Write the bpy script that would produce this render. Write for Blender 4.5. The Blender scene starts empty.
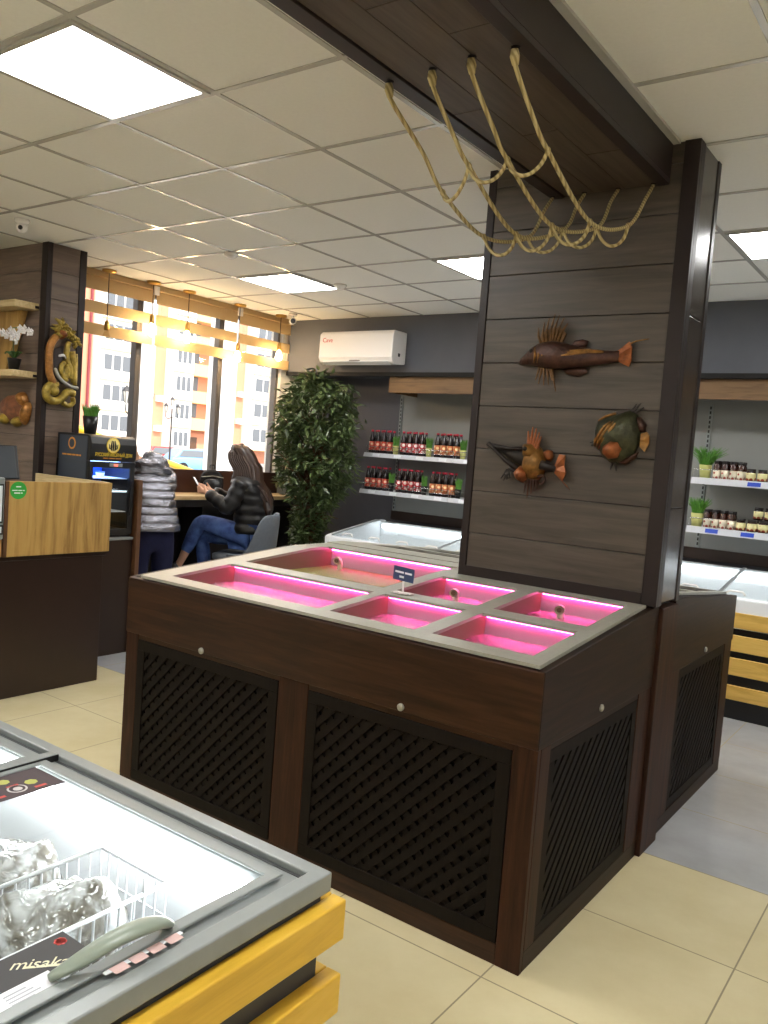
import bpy, bmesh, math, random
from mathutils import Vector, Matrix, Quaternion, noise
random.seed(7)
S = bpy.context.scene
COL = S.collection
PI = math.pi
def V(*a): return Vector(a)

# ------------------------------------------------------------------ materials
def new_mat(name):
    m = bpy.data.materials.new(name); m.use_nodes = True
    nt = m.node_tree; nt.nodes.clear()
    o = nt.nodes.new('ShaderNodeOutputMaterial')
    return m, nt, o
def srgb(r, g, b):
    f = lambda c: (c/255/12.92 if c <= 10 else ((c/255+.055)/1.055)**2.4)
    return (f(r), f(g), f(b), 1)
def bsdf(nt, col, rough=.5, metal=0, spec=.5):
    b = nt.nodes.new('ShaderNodeBsdfPrincipled')
    b.inputs['Base Color'].default_value = col
    b.inputs['Roughness'].default_value = rough
    b.inputs['Metallic'].default_value = metal
    b.inputs['Specular IOR Level'].default_value = spec
    return b
def coords(nt, scale=(1, 1, 1), world=False):
    if world:
        g = nt.nodes.new('ShaderNodeNewGeometry'); src = g.outputs['Position']
    else:
        t = nt.nodes.new('ShaderNodeTexCoord'); src = t.outputs['Object']
    mp = nt.nodes.new('ShaderNodeMapping'); mp.inputs['Scale'].default_value = scale
    nt.links.new(src, mp.inputs['Vector']); return mp.outputs['Vector']
def ramp(nt, fac, stops):
    r = nt.nodes.new('ShaderNodeValToRGB')
    while len(r.color_ramp.elements) < len(stops): r.color_ramp.elements.new(.5)
    for e, (p, c) in zip(r.color_ramp.elements, stops): e.position = p; e.color = c
    nt.links.new(fac, r.inputs['Fac']); return r.outputs['Color']
def noise_tex(nt, vec, scale, detail=3, rough=.6, dist=0):
    n = nt.nodes.new('ShaderNodeTexNoise')
    n.inputs['Scale'].default_value = scale; n.inputs['Detail'].default_value = detail
    n.inputs['Roughness'].default_value = rough; n.inputs['Distortion'].default_value = dist
    nt.links.new(vec, n.inputs['Vector']); return n.outputs['Fac']
def bump(nt, h, b, strength=.2, dist=.01):
    k = nt.nodes.new('ShaderNodeBump'); k.inputs['Strength'].default_value = strength; k.inputs['Distance'].default_value = dist
    nt.links.new(h, k.inputs['Height']); nt.links.new(k.outputs['Normal'], b.inputs['Normal'])
def plain(name, col, rough=.5, metal=0, spec=.5, var=0, vs=20, bmp=0):
    m, nt, o = new_mat(name); b = bsdf(nt, col, rough, metal, spec)
    if var or bmp:
        n = noise_tex(nt, coords(nt), vs, 4)
        if var:
            c1 = tuple(c*(1-var) for c in col[:3])+(1,); c2 = tuple(min(1, c*(1+var)) for c in col[:3])+(1,)
            nt.links.new(ramp(nt, n, [(.3, c1), (.7, c2)]), b.inputs['Base Color'])
        if bmp: bump(nt, n, b, bmp)
    nt.links.new(b.outputs[0], o.inputs[0]); return m
def wood(name, c1, c2, axis='x', scale=1, rough=.45, bmp=.12, spec=.4, stretch=14, c3=None):
    m, nt, o = new_mat(name); b = bsdf(nt, c1, rough, 0, spec)
    s = {'x': (1, stretch, stretch), 'y': (stretch, 1, stretch), 'z': (stretch, stretch, 1)}[axis]
    v = coords(nt, tuple(scale*k for k in s), True)
    n = noise_tex(nt, v, 2.2, 6, .65, .6)
    nt.links.new(ramp(nt, n, [(.28, c2), (.52, c1), (.75, c3 or c1)]), b.inputs['Base Color'])
    if bmp: bump(nt, n, b, bmp, .004)
    nt.links.new(b.outputs[0], o.inputs[0]); return m
def emit(name, col, st):
    m, nt, o = new_mat(name); e = nt.nodes.new('ShaderNodeEmission')
    e.inputs['Color'].default_value = col; e.inputs['Strength'].default_value = st
    nt.links.new(e.outputs[0], o.inputs[0]); return m
def glass(name, tint=(1, 1, 1, 1), refl=1.0, rough=0.0, bmp=0, bs=30, ior=1.45, murk_glow=None, mf=.5):
    m, nt, o = new_mat(name)
    t = nt.nodes.new('ShaderNodeBsdfTransparent'); t.inputs[0].default_value = tint
    g = nt.nodes.new('ShaderNodeBsdfGlossy'); g.inputs['Roughness'].default_value = rough
    f = nt.nodes.new('ShaderNodeFresnel'); f.inputs['IOR'].default_value = ior
    mu = nt.nodes.new('ShaderNodeMath'); mu.operation = 'MULTIPLY'; mu.inputs[1].default_value = refl
    mx = nt.nodes.new('ShaderNodeMixShader')
    ge = nt.nodes.new('ShaderNodeNewGeometry'); fr = nt.nodes.new('ShaderNodeMath'); fr.operation = 'SUBTRACT'; fr.inputs[0].default_value = 1
    nt.links.new(ge.outputs['Backfacing'], fr.inputs[1]); m3 = nt.nodes.new('ShaderNodeMath'); m3.operation = 'MULTIPLY'; m3.use_clamp = True
    nt.links.new(f.outputs[0], mu.inputs[0]); nt.links.new(mu.outputs[0], m3.inputs[0]); nt.links.new(fr.outputs[0], m3.inputs[1]); nt.links.new(m3.outputs[0], mx.inputs[0])
    nt.links.new(t.outputs[0], mx.inputs[1]); nt.links.new(g.outputs[0], mx.inputs[2])
    if bmp:
        n = noise_tex(nt, coords(nt), bs, 3)
        k = nt.nodes.new('ShaderNodeBump'); k.inputs['Strength'].default_value = bmp; k.inputs['Distance'].default_value = .02
        nt.links.new(n, k.inputs['Height']); nt.links.new(k.outputs[0], g.inputs['Normal'])
    last = mx.outputs[0]
    if murk_glow:
        d = nt.nodes.new('ShaderNodeBsdfDiffuse'); d.inputs[0].default_value = murk_glow
        m4 = nt.nodes.new('ShaderNodeMixShader'); m4.inputs[0].default_value = mf
        nt.links.new(last, m4.inputs[1]); nt.links.new(d.outputs[0], m4.inputs[2]); last = m4.outputs[0]
    nt.links.new(last, o.inputs[0]); return m
def translucent(name, col, mixf=.5):
    m, nt, o = new_mat(name)
    d = nt.nodes.new('ShaderNodeBsdfDiffuse'); d.inputs[0].default_value = col
    t = nt.nodes.new('ShaderNodeBsdfTranslucent'); t.inputs[0].default_value = col
    mx = nt.nodes.new('ShaderNodeMixShader'); mx.inputs[0].default_value = mixf
    nt.links.new(d.outputs[0], mx.inputs[1]); nt.links.new(t.outputs[0], mx.inputs[2])
    nt.links.new(mx.outputs[0], o.inputs[0]); return m

M = {}
M['tankwood'] = wood('dark stained boards', srgb(52, 31, 19), srgb(30, 17, 10), 'x', 1.3, .42, .1, .28, c3=srgb(68, 42, 26))
M['tankwood_z'] = wood('dark stained stiles', srgb(52, 29, 18), srgb(27, 15, 9), 'z', 1.3, .5, .1, .2, c3=srgb(72, 42, 26))
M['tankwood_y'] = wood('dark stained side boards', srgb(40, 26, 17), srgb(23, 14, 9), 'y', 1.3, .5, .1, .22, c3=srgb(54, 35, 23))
M['lattice'] = wood('blackish lattice wood', srgb(22, 16, 12), srgb(12, 8, 6), 'z', 2, .62, .05, .15)
M['void'] = plain('black cabinet board', srgb(9, 7, 6), .8)
M['steel'] = plain('brushed grey metal', srgb(158, 156, 144), .42, .15, .5, .06, 60)
M['board'] = wood('grey brown cladding boards', srgb(80, 71, 62), srgb(60, 53, 46), 'x', .9, .42, .08, c3=srgb(95, 85, 75))
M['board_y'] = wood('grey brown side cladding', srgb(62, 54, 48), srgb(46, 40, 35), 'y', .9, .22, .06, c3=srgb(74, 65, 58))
M['trim'] = plain('dark corner trim', srgb(42, 33, 31), .42, 0, .28, .12, 12)
M['beamwood'] = wood('brown beam boards', srgb(78, 67, 57), srgb(58, 49, 41), 'y', .9, .45, .06, .25, c3=srgb(90, 78, 67))
M['pboard'] = wood('taupe pillar boards', srgb(128, 110, 98), srgb(98, 83, 72), 'x', .9, .45, .05, c3=srgb(142, 124, 110))
M['pboard_y'] = wood('taupe pillar side boards', srgb(116, 99, 87), srgb(88, 74, 64), 'y', .9, .45, .05, c3=srgb(128, 110, 98))
M['oak'] = wood('yellow oak', srgb(186, 148, 84), srgb(128, 92, 46), 'z', .8, .5, .05, c3=srgb(198, 164, 102), stretch=11)
M['oak_x'] = wood('pale oak shelf', srgb(214, 190, 142), srgb(186, 158, 108), 'x', 1.4, .45, .04, c3=srgb(226, 204, 160))
M['oak_y'] = wood('pale oak counter', srgb(214, 182, 134), srgb(186, 150, 100), 'y', 1.4, .4, .04, c3=srgb(226, 198, 152))
M['slat'] = wood('yellow lacquered slat', srgb(222, 178, 62), srgb(196, 150, 44), 'y', 1.0, .35, .03, c3=srgb(232, 192, 84), stretch=8)
M['slat_x'] = wood('yellow lacquered plank', srgb(216, 176, 92), srgb(184, 144, 64), 'x', 1.0, .35, .03, c3=srgb(228, 192, 110), stretch=8)
M['valance'] = wood('brown oak strip', srgb(124, 95, 64), srgb(92, 68, 44), 'x', 1.2, .5, .04)
M['darkcab'] = plain('dark brown laminate', srgb(46, 31, 24), .35, 0, .5, .1, 8)
M['brownlam'] = plain('brown laminate', srgb(92, 62, 40), .4, 0, .5, .15, 10)
M['ceil'] = plain('ceiling tile', srgb(232, 231, 225), .9, 0, .2, .02, 60)
M['tbar'] = plain('painted metal grid', srgb(188, 185, 178), .22, 0, .8)
M['wallgrey'] = plain('slate grey paint', srgb(92, 92, 98), .8, 0, .3, .05, 5)
M['bulk'] = plain('slate paint', srgb(90, 92, 99), .75, 0, .3, .05, 5)
M['wallwhite'] = plain('white paint', srgb(225, 222, 215), .8, 0, .3)
M['cordbrown'] = plain('dark lamp cord', srgb(58, 44, 30), .5)
M['wallbar'] = plain('brown black wall panel', srgb(30, 23, 20), .6)
M['splash'] = plain('reddish brown board', srgb(62, 36, 26), .4)
M['pvc'] = plain('white window profile', srgb(238, 234, 226), .4)
M['gasket'] = plain('grey window gasket', srgb(96, 90, 86), .5)
M['white'] = plain('white enamel', srgb(236, 238, 240), .3)
M['whiteplastic'] = plain('white plastic', srgb(242, 238, 234), .22, 0, .6)
M['fgrey'] = plain('grey freezer profile', srgb(138, 143, 142), .32, .1, .5, .03, 40)
M['fdark'] = plain('charcoal freezer wall', srgb(62, 64, 66), .5)
M['handle'] = plain('greenish grey plastic', srgb(140, 150, 136), .3)
M['black'] = plain('black plastic', srgb(20, 19, 20), .35)
M['blackrough'] = plain('black fabric', srgb(24, 22, 22), .8, 0, .3, .2, 60)
M['brass'] = plain('brass', srgb(200, 158, 84), .3, .9)
M['rope'] = None
M['glass'] = glass('clear glass', (.97, .99, .98, 1), 1.2)
M['lid_glass'] = glass('freezer lid glass', (.96, .98, .98, 1), 1.3, .02)
M['winglass'] = glass('window glass', (1, 1, 1, 1), .7)
M['led_white'] = emit('white led strip', (.95, .98, 1, 1), 45)
M['led_white_back'] = emit('cool led tube', (.9, .95, 1, 1), 14)
M['led_pink'] = emit('pink led strip', (1, .08, .38, 1), 42)
M['panel_light'] = emit('lit ceiling diffuser', (.985, .985, .97, 1), 30)
M['bulb'] = emit('glowing warm bulb', (1, .68, .34, 1), 170)
M['bulb_off'] = glass('clear bulb glass', (.95, .9, .8, 1), 1.0)
M['blind'] = translucent('golden blind fabric', srgb(196, 172, 132), .35)
M['leaf'] = plain('ficus leaf', srgb(80, 96, 56), .32, 0, .6, .45, 6)
M['grass_green'] = plain('artificial grass', srgb(84, 138, 48), .5, 0, .4, .35, 30)
M['bark'] = plain('bark', srgb(92, 66, 46), .8, 0, .3, .3, 30)

def rope_mat():
    m, nt, o = new_mat('twisted jute rope'); b = bsdf(nt, srgb(160, 140, 92), .85, 0, .2)
    w = nt.nodes.new('ShaderNodeTexWave'); w.inputs['Scale'].default_value = 26; w.bands_direction = 'DIAGONAL'
    w.inputs['Distortion'].default_value = 1.5
    nt.links.new(coords(nt), w.inputs['Vector'])
    nt.links.new(ramp(nt, w.outputs['Fac'], [(.1, srgb(146, 128, 84)), (.7, srgb(192, 174, 126))]), b.inputs['Base Color'])
    bump(nt, w.outputs['Fac'], b, .5, .004)
    nt.links.new(b.outputs[0], o.inputs[0]); return m
M['rope'] = rope_mat()

def floor_mat():
    m, nt, o = new_mat('beige and grey porcelain tiles'); b = bsdf(nt, (1, 1, 1, 1), .16, 0, .5)
    g = nt.nodes.new('ShaderNodeNewGeometry'); sp = nt.nodes.new('ShaderNodeSeparateXYZ'); nt.links.new(g.outputs['Position'], sp.inputs[0])
    def mth(op, a, bv=None, c=None):
        n = nt.nodes.new('ShaderNodeMath'); n.operation = op
        for i, x in enumerate((a, bv, c)):
            if x is None: continue
            if isinstance(x, (int, float)): n.inputs[i].default_value = x
            else: nt.links.new(x, n.inputs[i])
        return n.outputs[0]
    def grout(s, off):
        t = mth('DIVIDE', mth('SUBTRACT', s, off), .6)
        fr = mth('SUBTRACT', t, mth('FLOOR', t))
        d = mth('MINIMUM', fr, mth('SUBTRACT', 1, fr))
        return mth('LESS_THAN', d, .0045)
    gr = mth('MAXIMUM', grout(sp.outputs[0], -.487), grout(sp.outputs[1], 2.21))
    v = coords(nt, (1, 1, 1), True); n = noise_tex(nt, v, 3, 5)
    beige = ramp(nt, n, [(.3, srgb(206, 192, 152)), (.7, srgb(218, 206, 168))])
    grey = ramp(nt, n, [(.3, srgb(160, 160, 160)), (.7, srgb(176, 176, 178))])
    mx = nt.nodes.new('ShaderNodeMix'); mx.data_type = 'RGBA'
    nt.links.new(mth('GREATER_THAN', sp.outputs[1], 3.41), mx.inputs[0]); nt.links.new(beige, mx.inputs[6]); nt.links.new(grey, mx.inputs[7])
    m2 = nt.nodes.new('ShaderNodeMix'); m2.data_type = 'RGBA'
    nt.links.new(gr, m2.inputs[0]); nt.links.new(mx.outputs[2], m2.inputs[6]); m2.inputs[7].default_value = srgb(140, 128, 100)
    nt.links.new(m2.outputs[2], b.inputs['Base Color'])
    nt.links.new(mth('MULTIPLY_ADD', gr, .5, .17), b.inputs['Roughness'])
    nt.links.new(b.outputs[0], o.inputs[0]); return m
M['floor'] = floor_mat()

# ------------------------------------------------------------------ mesh builder
def woff(p):
    v = Vector((0, 0, 0))
    while p is not None: v += p.location; p = p.parent
    return v
class MB:
    def __init__(s): s.v = []; s.f = []; s.m = []; s.cur = 0
    def add(s, vs, fs):
        b = len(s.v); s.v += [Vector(p) for p in vs]; s.f += [tuple(b+i for i in f) for f in fs]; s.m += [s.cur]*len(fs); return s
    def box(s, lo, hi):
        (a, b, c), (d, e, f) = lo, hi
        a, d = min(a, d), max(a, d); b, e = min(b, e), max(b, e); c, f = min(c, f), max(c, f)
        return s.add([(a, b, c), (d, b, c), (d, e, c), (a, e, c), (a, b, f), (d, b, f), (d, e, f), (a, e, f)],
                     [(0, 3, 2, 1), (4, 5, 6, 7), (0, 1, 5, 4), (1, 2, 6, 5), (2, 3, 7, 6), (3, 0, 4, 7)])
    def obox(s, c, ax, ay, az):
        c = Vector(c); ax = Vector(ax); ay = Vector(ay); az = Vector(az)
        vs = [c+i*ax+j*ay+k*az for k in (-1, 1) for j in (-1, 1) for i in (-1, 1)]
        fs = [(0, 2, 3, 1), (4, 5, 7, 6), (0, 1, 5, 4), (1, 3, 7, 5), (3, 2, 6, 7), (2, 0, 4, 6)]
        if ax.cross(ay).dot(az) < 0: fs = [f[::-1] for f in fs]
        return s.add(vs, fs)
    def prism(s, pts, axis, a, b):   # 2D outline extruded along a world axis
        def mk(p, t): return {'x': (t, p[0], p[1]), 'y': (p[0], t, p[1]), 'z': (p[0], p[1], t)}[axis]
        n = len(pts); vs = [mk(p, a) for p in pts]+[mk(p, b) for p in pts]
        fs = [tuple(range(n-1, -1, -1)), tuple(range(n, 2*n))]+[(i, (i+1) % n, n+(i+1) % n, n+i) for i in range(n)]
        return s.add(vs, fs)
    def tube(s, pts, r, n=8, caps=True, closed=False):
        pts = [Vector(p) for p in pts]; k = len(pts)
        rs = r if isinstance(r, (list, tuple)) else [r]*k
        vs = []; fs = []; ref = None
        for i, p in enumerate(pts):
            if closed: t = pts[(i+1) % k]-pts[i-1]
            else: t = pts[min(i+1, k-1)]-pts[max(i-1, 0)]
            t.normalize()
            if ref is None: ref = Vector((0, 0, 1)) if abs(t.z) < .9 else Vector((1, 0, 0))
            u = ref-t*ref.dot(t)
            if u.length < 1e-6: u = t.orthogonal()
            u.normalize(); w = t.cross(u); ref = u
            for j in range(n):
                a = 2*PI*j/n; vs.append(p+(u*math.cos(a)+w*math.sin(a))*rs[i])
        for i in range(k if closed else k-1):
            i2 = (i+1) % k
            for j in range(n): fs.append((i*n+j, i*n+(j+1) % n, i2*n+(j+1) % n, i2*n+j))
        if caps and not closed: fs += [tuple(range(n-1, -1, -1)), tuple(range((k-1)*n, k*n))]
        return s.add(vs, fs)
    def lathe(s, prof, c=(0, 0, 0), n=16, axis='z'):   # prof: (radius, height)
        vs = []; fs = []; k = len(prof); c = Vector(c)
        for (r, h) in prof:
            for j in range(n):
                a = 2*PI*j/n; x, y = r*math.cos(a), r*math.sin(a)
                vs.append(c+Vector({'z': (x, y, h), 'y': (x, -h, y), '-y': (x, h, -y), 'x': (h, x, y), '-z': (x, -y, -h)}[axis]))
        for i in range(k-1):
            for j in range(n): fs.append((i*n+j, i*n+(j+1) % n, (i+1)*n+(j+1) % n, (i+1)*n+j))
        fs += [tuple(range(n-1, -1, -1)), tuple(range((k-1)*n, k*n))]
        return s.add(vs, fs)
    def ell(s, c, r, n=16, m=10, rot=None):
        c = Vector(c); vs = []; fs = []
        for i in range(m+1):
            th = PI*i/m
            for j in range(n):
                a = 2*PI*j/n; p = Vector((r[0]*math.sin(th)*math.cos(a), r[1]*math.sin(th)*math.sin(a), -r[2]*math.cos(th)))
                if rot is not None: p = rot @ p
                vs.append(c+p)
        for i in range(m):
            for j in range(n): fs.append((i*n+j, i*n+(j+1) % n, (i+1)*n+(j+1) % n, (i+1)*n+j))
        return s.add(vs, fs)
    def loft(s, rings, caps=True):
        n = len(rings[0]); vs = [p for r in rings for p in r]; fs = []
        for i in range(len(rings)-1):
            for j in range(n): fs.append((i*n+j, i*n+(j+1) % n, (i+1)*n+(j+1) % n, (i+1)*n+j))
        if caps: fs += [tuple(range(n-1, -1, -1)), tuple(range((len(rings)-1)*n, len(rings)*n))]
        return s.add(vs, fs)
    def dome(s, outline, mk, depth, rings=6, back=0.0, centre=None):  # relief: outline (u,v), mk(u,v,h) -> world, bulging by depth
        n = len(outline)
        cx = sum(p[0] for p in outline)/n; cy = sum(p[1] for p in outline)/n
        if centre: cx, cy = centre
        vs = [mk(p[0], p[1], back) for p in outline]; fs = []
        for i in range(rings):
            t = i/rings; sc = math.cos(t*PI/2); h = depth*math.sin(t*PI/2)
            if i == 0: h = depth*.05
            vs += [mk(cx+(p[0]-cx)*sc, cy+(p[1]-cy)*sc, back+h+1e-4) for p in outline]
        vs.append(mk(cx, cy, back+depth))
        fs.append(tuple(range(n-1, -1, -1)))
        for i in range(rings):
            for j in range(n): fs.append((i*n+j, i*n+(j+1) % n, (i+1)*n+(j+1) % n, (i+1)*n+j))
        for j in range(n): fs.append((rings*n+j, rings*n+(j+1) % n, len(vs)-1))
        return s.add(vs, fs)
    def fin(s, roots, tips, mk, th=.006, zig=.005, h=.012):
        k = len(roots); vs = []
        for lay in (0, 1):
            for i in range(k):
                z = h+(zig if i % 2 else -zig)
                vs.append(mk(*roots[i], h+lay*th)); vs.append(mk(*tips[i], z+lay*th))
        fs = []; o = 2*k
        for i in range(k-1):
            a, b, c, d = 2*i, 2*i+1, 2*i+3, 2*i+2
            fs += [(a, b, c, d), (o+d, o+c, o+b, o+a), (b, o+b, o+c, c), (d, o+d, o+a, a)]
        fs += [(0, o, o+1, 1), (2*k-2, 2*k-1, o+2*k-1, o+2*k-2)]
        return s.add(vs, fs)
    def build(s, name, mat, parent=None, smooth=False, bevel=0, seg=2, origin=None, subsurf=0, solid=0, fix=False):
        if parent is not None: off = woff(parent)
        else:
            if origin is None:
                xs = [p.x for p in s.v]; ys = [p.y for p in s.v]; zs = [p.z for p in s.v]
                origin = ((min(xs)+max(xs))/2, (min(ys)+max(ys))/2, min(zs))
            off = Vector(origin)
        me = bpy.data.meshes.new(name)
        me.from_pydata([p-off for p in s.v], [], s.f)
        for m in (mat if isinstance(mat, (list, tuple)) else [mat]): me.materials.append(m)
        for p, k in zip(me.polygons, s.m): p.material_index = k; p.use_smooth = smooth
        me.update()
        if fix:
            bm = bmesh.new(); bm.from_mesh(me); bmesh.ops.recalc_face_normals(bm, faces=bm.faces); bm.to_mesh(me); bm.free()
        o = bpy.data.objects.new(name, me); COL.objects.link(o)
        if parent is not None: o.parent = parent
        else: o.location = off
        if solid:
            k = o.modifiers.new('solid', 'SOLIDIFY'); k.thickness = solid; k.offset = 0
        if subsurf:
            k = o.modifiers.new('sub', 'SUBSURF'); k.levels = subsurf; k.render_levels = subsurf
        if bevel:
            k = o.modifiers.new('bevel', 'BEVEL'); k.width = bevel; k.segments = seg; k.limit_method = 'ANGLE'; k.angle_limit = math.radians(40)
        return o
def tag(o, label, cat, group=None, kind=None):
    if label: o['label'] = label
    if cat: o['category'] = cat
    if group: o['group'] = group
    if kind: o['kind'] = kind
    return o
def thing(name, label, cat, loc=(0, 0, 0), group=None):
    o = bpy.data.objects.new(name, None); COL.objects.link(o); o.location = loc; o.empty_display_size = .1
    return tag(o, label, cat, group)
def struct(name, mb, mat, **k):
    o = mb.build(name, mat, **k); o['kind'] = 'structure'; return o
def copy_tree(o, parent=None):
    c = o.copy(); COL.objects.link(c)
    if parent is not None: c.parent = parent
    for ch in list(o.children): copy_tree(ch, c)
    return c
def text(name, s, size, mat, parent, pos, xd, yd, align='CENTER', shear=0, ext=.0006, maxw=None):
    cu = bpy.data.curves.new(name, 'FONT'); cu.body = s; cu.size = size; cu.align_x = align; cu.align_y = 'CENTER'; cu.extrude = ext; cu.shear = shear
    t = bpy.data.objects.new(name, cu); COL.objects.link(t)
    bpy.context.view_layer.update()
    me = bpy.data.meshes.new_from_object(t.evaluated_get(bpy.context.evaluated_depsgraph_get()))
    COL.objects.unlink(t); bpy.data.objects.remove(t)
    if maxw:
        xs = [v.co.x for v in me.vertices]; w = max(xs)-min(xs); k = maxw/w
        for v in me.vertices: v.co.x *= k
    xd = Vector(xd).normalized(); yd = Vector(yd).normalized(); zd = xd.cross(yd)
    off = woff(parent)
    for v in me.vertices: v.co = Vector(pos)-off+xd*v.co.x+yd*v.co.y+zd*v.co.z
    me.materials.clear(); me.materials.append(mat); me.update()
    o = bpy.data.objects.new(name, me); COL.objects.link(o); o.parent = parent; return o
def print_line(parent, pos, xd, yd, width, h, mat, seed=1):   # a line of print too small to read: word-long strokes
    rg = random.Random(seed); xd = Vector(xd).normalized(); yd = Vector(yd).normalized(); zd = xd.cross(yd); m = MB(); x = -width/2
    while x < width/2-h*.6:
        w_ = min(rg.uniform(1.2, 4.0)*h, width/2-x); m.obox(Vector(pos)+xd*(x+w_/2), xd*w_/2, yd*h*.36, zd*.0003); x += w_+h*.5
    return m.build('printed_line', mat, parent)
def catmull(pts, n=8, closed=False):
    pts = [Vector(p) for p in pts]; out = []; k = len(pts)
    for i in range(k if closed else k-1):
        g = (lambda j: pts[j % k]) if closed else (lambda j: pts[max(0, min(k-1, j))])
        a, b, c, d = g(i-1), g(i), g(i+1), g(i+2)
        for j in range(n):
            t = j/n
            out.append(.5*((2*b)+(c-a)*t+(2*a-5*b+4*c-d)*t*t+(3*b-a-3*c+d)*t**3))
    if not closed: out.append(pts[-1])
    return out

H = 2.85
# ================================================================== SETTING
struct('floor', MB().box((-7.5, -3, -.1), (3.0, 3.53, 0)).box((-6.05, 3.53, -.1), (3.0, 7.0, 0)), M['floor'])
struct('ceiling', MB().box((-7.5, -3, H), (3.0, 3.53, H+.12)).box((-6.05, 3.53, H), (3.0, 7.0, H+.12)), M['ceil'])
g = MB()
for k in range(-9, 10):
    x = -2.422+.6*k
    if -5.8 < x < 3: g.box((x-.011, -3, H-.004), (x+.011, 6.28, H-.0003))
for k in range(-9, 8):
    y = 2.125+.6*k
    if -3 < y < 6.28: g.box((-7.4 if y < 3.2 else -5.85, y-.011, H-.0045), (3, y+.011, H-.0003))
struct('trim_1', g, M['tbar'])
struct('wall_back', MB().box((-6.1, 6.82, 0), (3.0, 7.0, H)), M['wallgrey'])
struct('wall_bulkhead', MB().box((-5.84, 6.28, 2.335), (3.0, 6.82, H)), M['bulk'])
struct('trim_2', MB().box((-5.84, 6.275, 2.30), (3.0, 6.32, 2.335)), M['void'])
struct('wall_right', MB().box((3.0, -3, 0), (3.15, 7, H)), M['wallwhite'])
struct('wall_front', MB().box((-7.5, -3.15, 0), (3.0, -3, H)), M['wallwhite'])
struct('wall_corridor', MB().box((-7.65, -3, 0), (-7.5, 3.4, H)), M['wallwhite'])
# window wall with three openings
w = MB(); X0, X1 = -6.02, -5.86
w.box((X0, 3.53, 0), (X1, 6.82, 1.1)); w.box((X0, 3.53, 2.80), (X1, 6.82, H))
w.box((X0, 3.53, 1.1), (X1, 3.60, 2.8)); w.box((X0, 6.22, 1.1), (X1, 6.82, 2.8))
struct('wall_left', w, M['wallwhite'])
struct('wall_panel', MB().box((-5.858, 3.56, 0), (-5.84, 6.27, 1.06)), M['wallbar'])
for i, (a, b) in enumerate(((3.60, 4.50), (4.50, 5.43), (5.43, 6.22))):
    fr = MB()
    for lo, hi in (((a, 1.1), (a+.03, 2.8)), ((b-.03, 1.1), (b, 2.8)), ((a+.03, 1.1), (b-.03, 1.14)), ((a+.03, 2.76), (b-.03, 2.8))):
        fr.box((-5.97, lo[0], lo[1]), (-5.90, hi[0], hi[1]))
    f = struct('window_%d' % (i+1), fr, M['gasket'], bevel=.004)
    MB().box((-5.94, a+.03, 1.14), (-5.932, b-.03, 2.76)).build('pane', M['winglass'], f)
# pillar by the counter
p = MB(); p.cur = 0
p.box((-7.45, 3.29, 0), (-5.335, 3.53, H))
pl = struct('pillar', p, M['void'])
b_ = MB()
for k in range(15):
    z0 = .002+.19*k; b_.box((-7.44, 3.272, z0), (-5.385, 3.29, min(z0+.187, H-.001)))
b_.build('plank_cladding', M['pboard'], pl, bevel=.002)
b_ = MB()
for k in range(15):
    z0 = .002+.19*k; b_.box((-5.335, 3.306, z0), (-5.32, 3.52, min(z0+.187, H-.001)))
b_.build('plank_cladding', M['pboard_y'], pl, bevel=.002)
b_ = MB(); b_.box((-5.385, 3.266, 0), (-5.314, 3.29, H-.001)); b_.box((-5.335, 3.29, 0), (-5.314, 3.306, H-.001)); b_.box((-5.36, 3.52, 0), (-5.314, 3.572, H-.001))
b_.build('corner_strip', M['trim'], pl, bevel=.002)

# column and beam
c = MB(); c.box((-1.87, 3.275, 1.05), (-1.0, 3.545, H-.001)); colm = struct('column', c, M['void'])
b_ = MB()
for k in range(10):
    z0 = 1.06+.19*k; b_.box((-1.852, 3.258, z0), (-1.045, 3.276, min(z0+.1875, H-.002)))
b_.build('plank_cladding', M['board'], colm, bevel=.0025)
b_ = MB()
for z0, z1 in ((1.06, 1.44), (1.443, 2.2), (2.203, 2.848)): b_.box((-1.0, 3.32, z0), (-.988, 3.515, z1))
b_.build('plank_cladding', M['board_y'], colm, bevel=.002)
b_ = MB()
for x0, x1 in ((-1.888, -1.852), (-1.045, -.984)): b_.box((x0, 3.252, 1.05), (x1, 3.275, H-.001))
b_.box((-1.0, 3.275, 1.05), (-.984, 3.32, H-.001)); b_.box((-1.0, 3.515, 1.05), (-.984, 3.556, H-.001))
b_.box((-1.888, 3.275, 1.05), (-1.87, 3.556, H-.001)); b_.box((-1.852, 3.250, 1.05), (-1.045, 3.258, 1.10))
b_.build('corner_strip', M['trim'], colm, bevel=.002)
bm_ = MB().box((-1.565, -2.5, 2.705), (-1.10, 3.25, H-.001)); beam = struct('beam', bm_, M['void'])
b_ = MB()
for i in range(3):
    x0 = -1.520+i*.128
    ys = [-2.45, -1.2+.3*i, .2+.25*i, 1.5+.2*i, 2.35+.25*i, 3.25]
    for a, bb in zip(ys, ys[1:]): b_.box((x0, a+.0015, 2.694), (x0+.1265, bb-.0015, 2.706))
b_.build('plank_cladding', M['beamwood'], beam, bevel=.002)
b_ = MB(); b_.box((-1.580, -2.5, 2.688), (-1.524, 3.25, 2.71)); b_.box((-1.580, -2.5, 2.71), (-1.566, 3.25, H-.001))
b_.box((-1.136, -2.5, 2.688), (-1.088, 3.25, 2.71)); b_.box((-1.102, -2.5, 2.71), (-1.088, 3.25, H-.001))
b_.build('corner_strip', M['trim'], beam, bevel=.002)
b_ = MB(); b_.box((-1.088, -2.5, H-.012), (-1.06, 3.25, H-.0005)); b_.box((-1.608, -2.5, H-.012), (-1.58, 3.25, H-.0005))
struct('trim_5', b_, M['tbar'])

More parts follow.
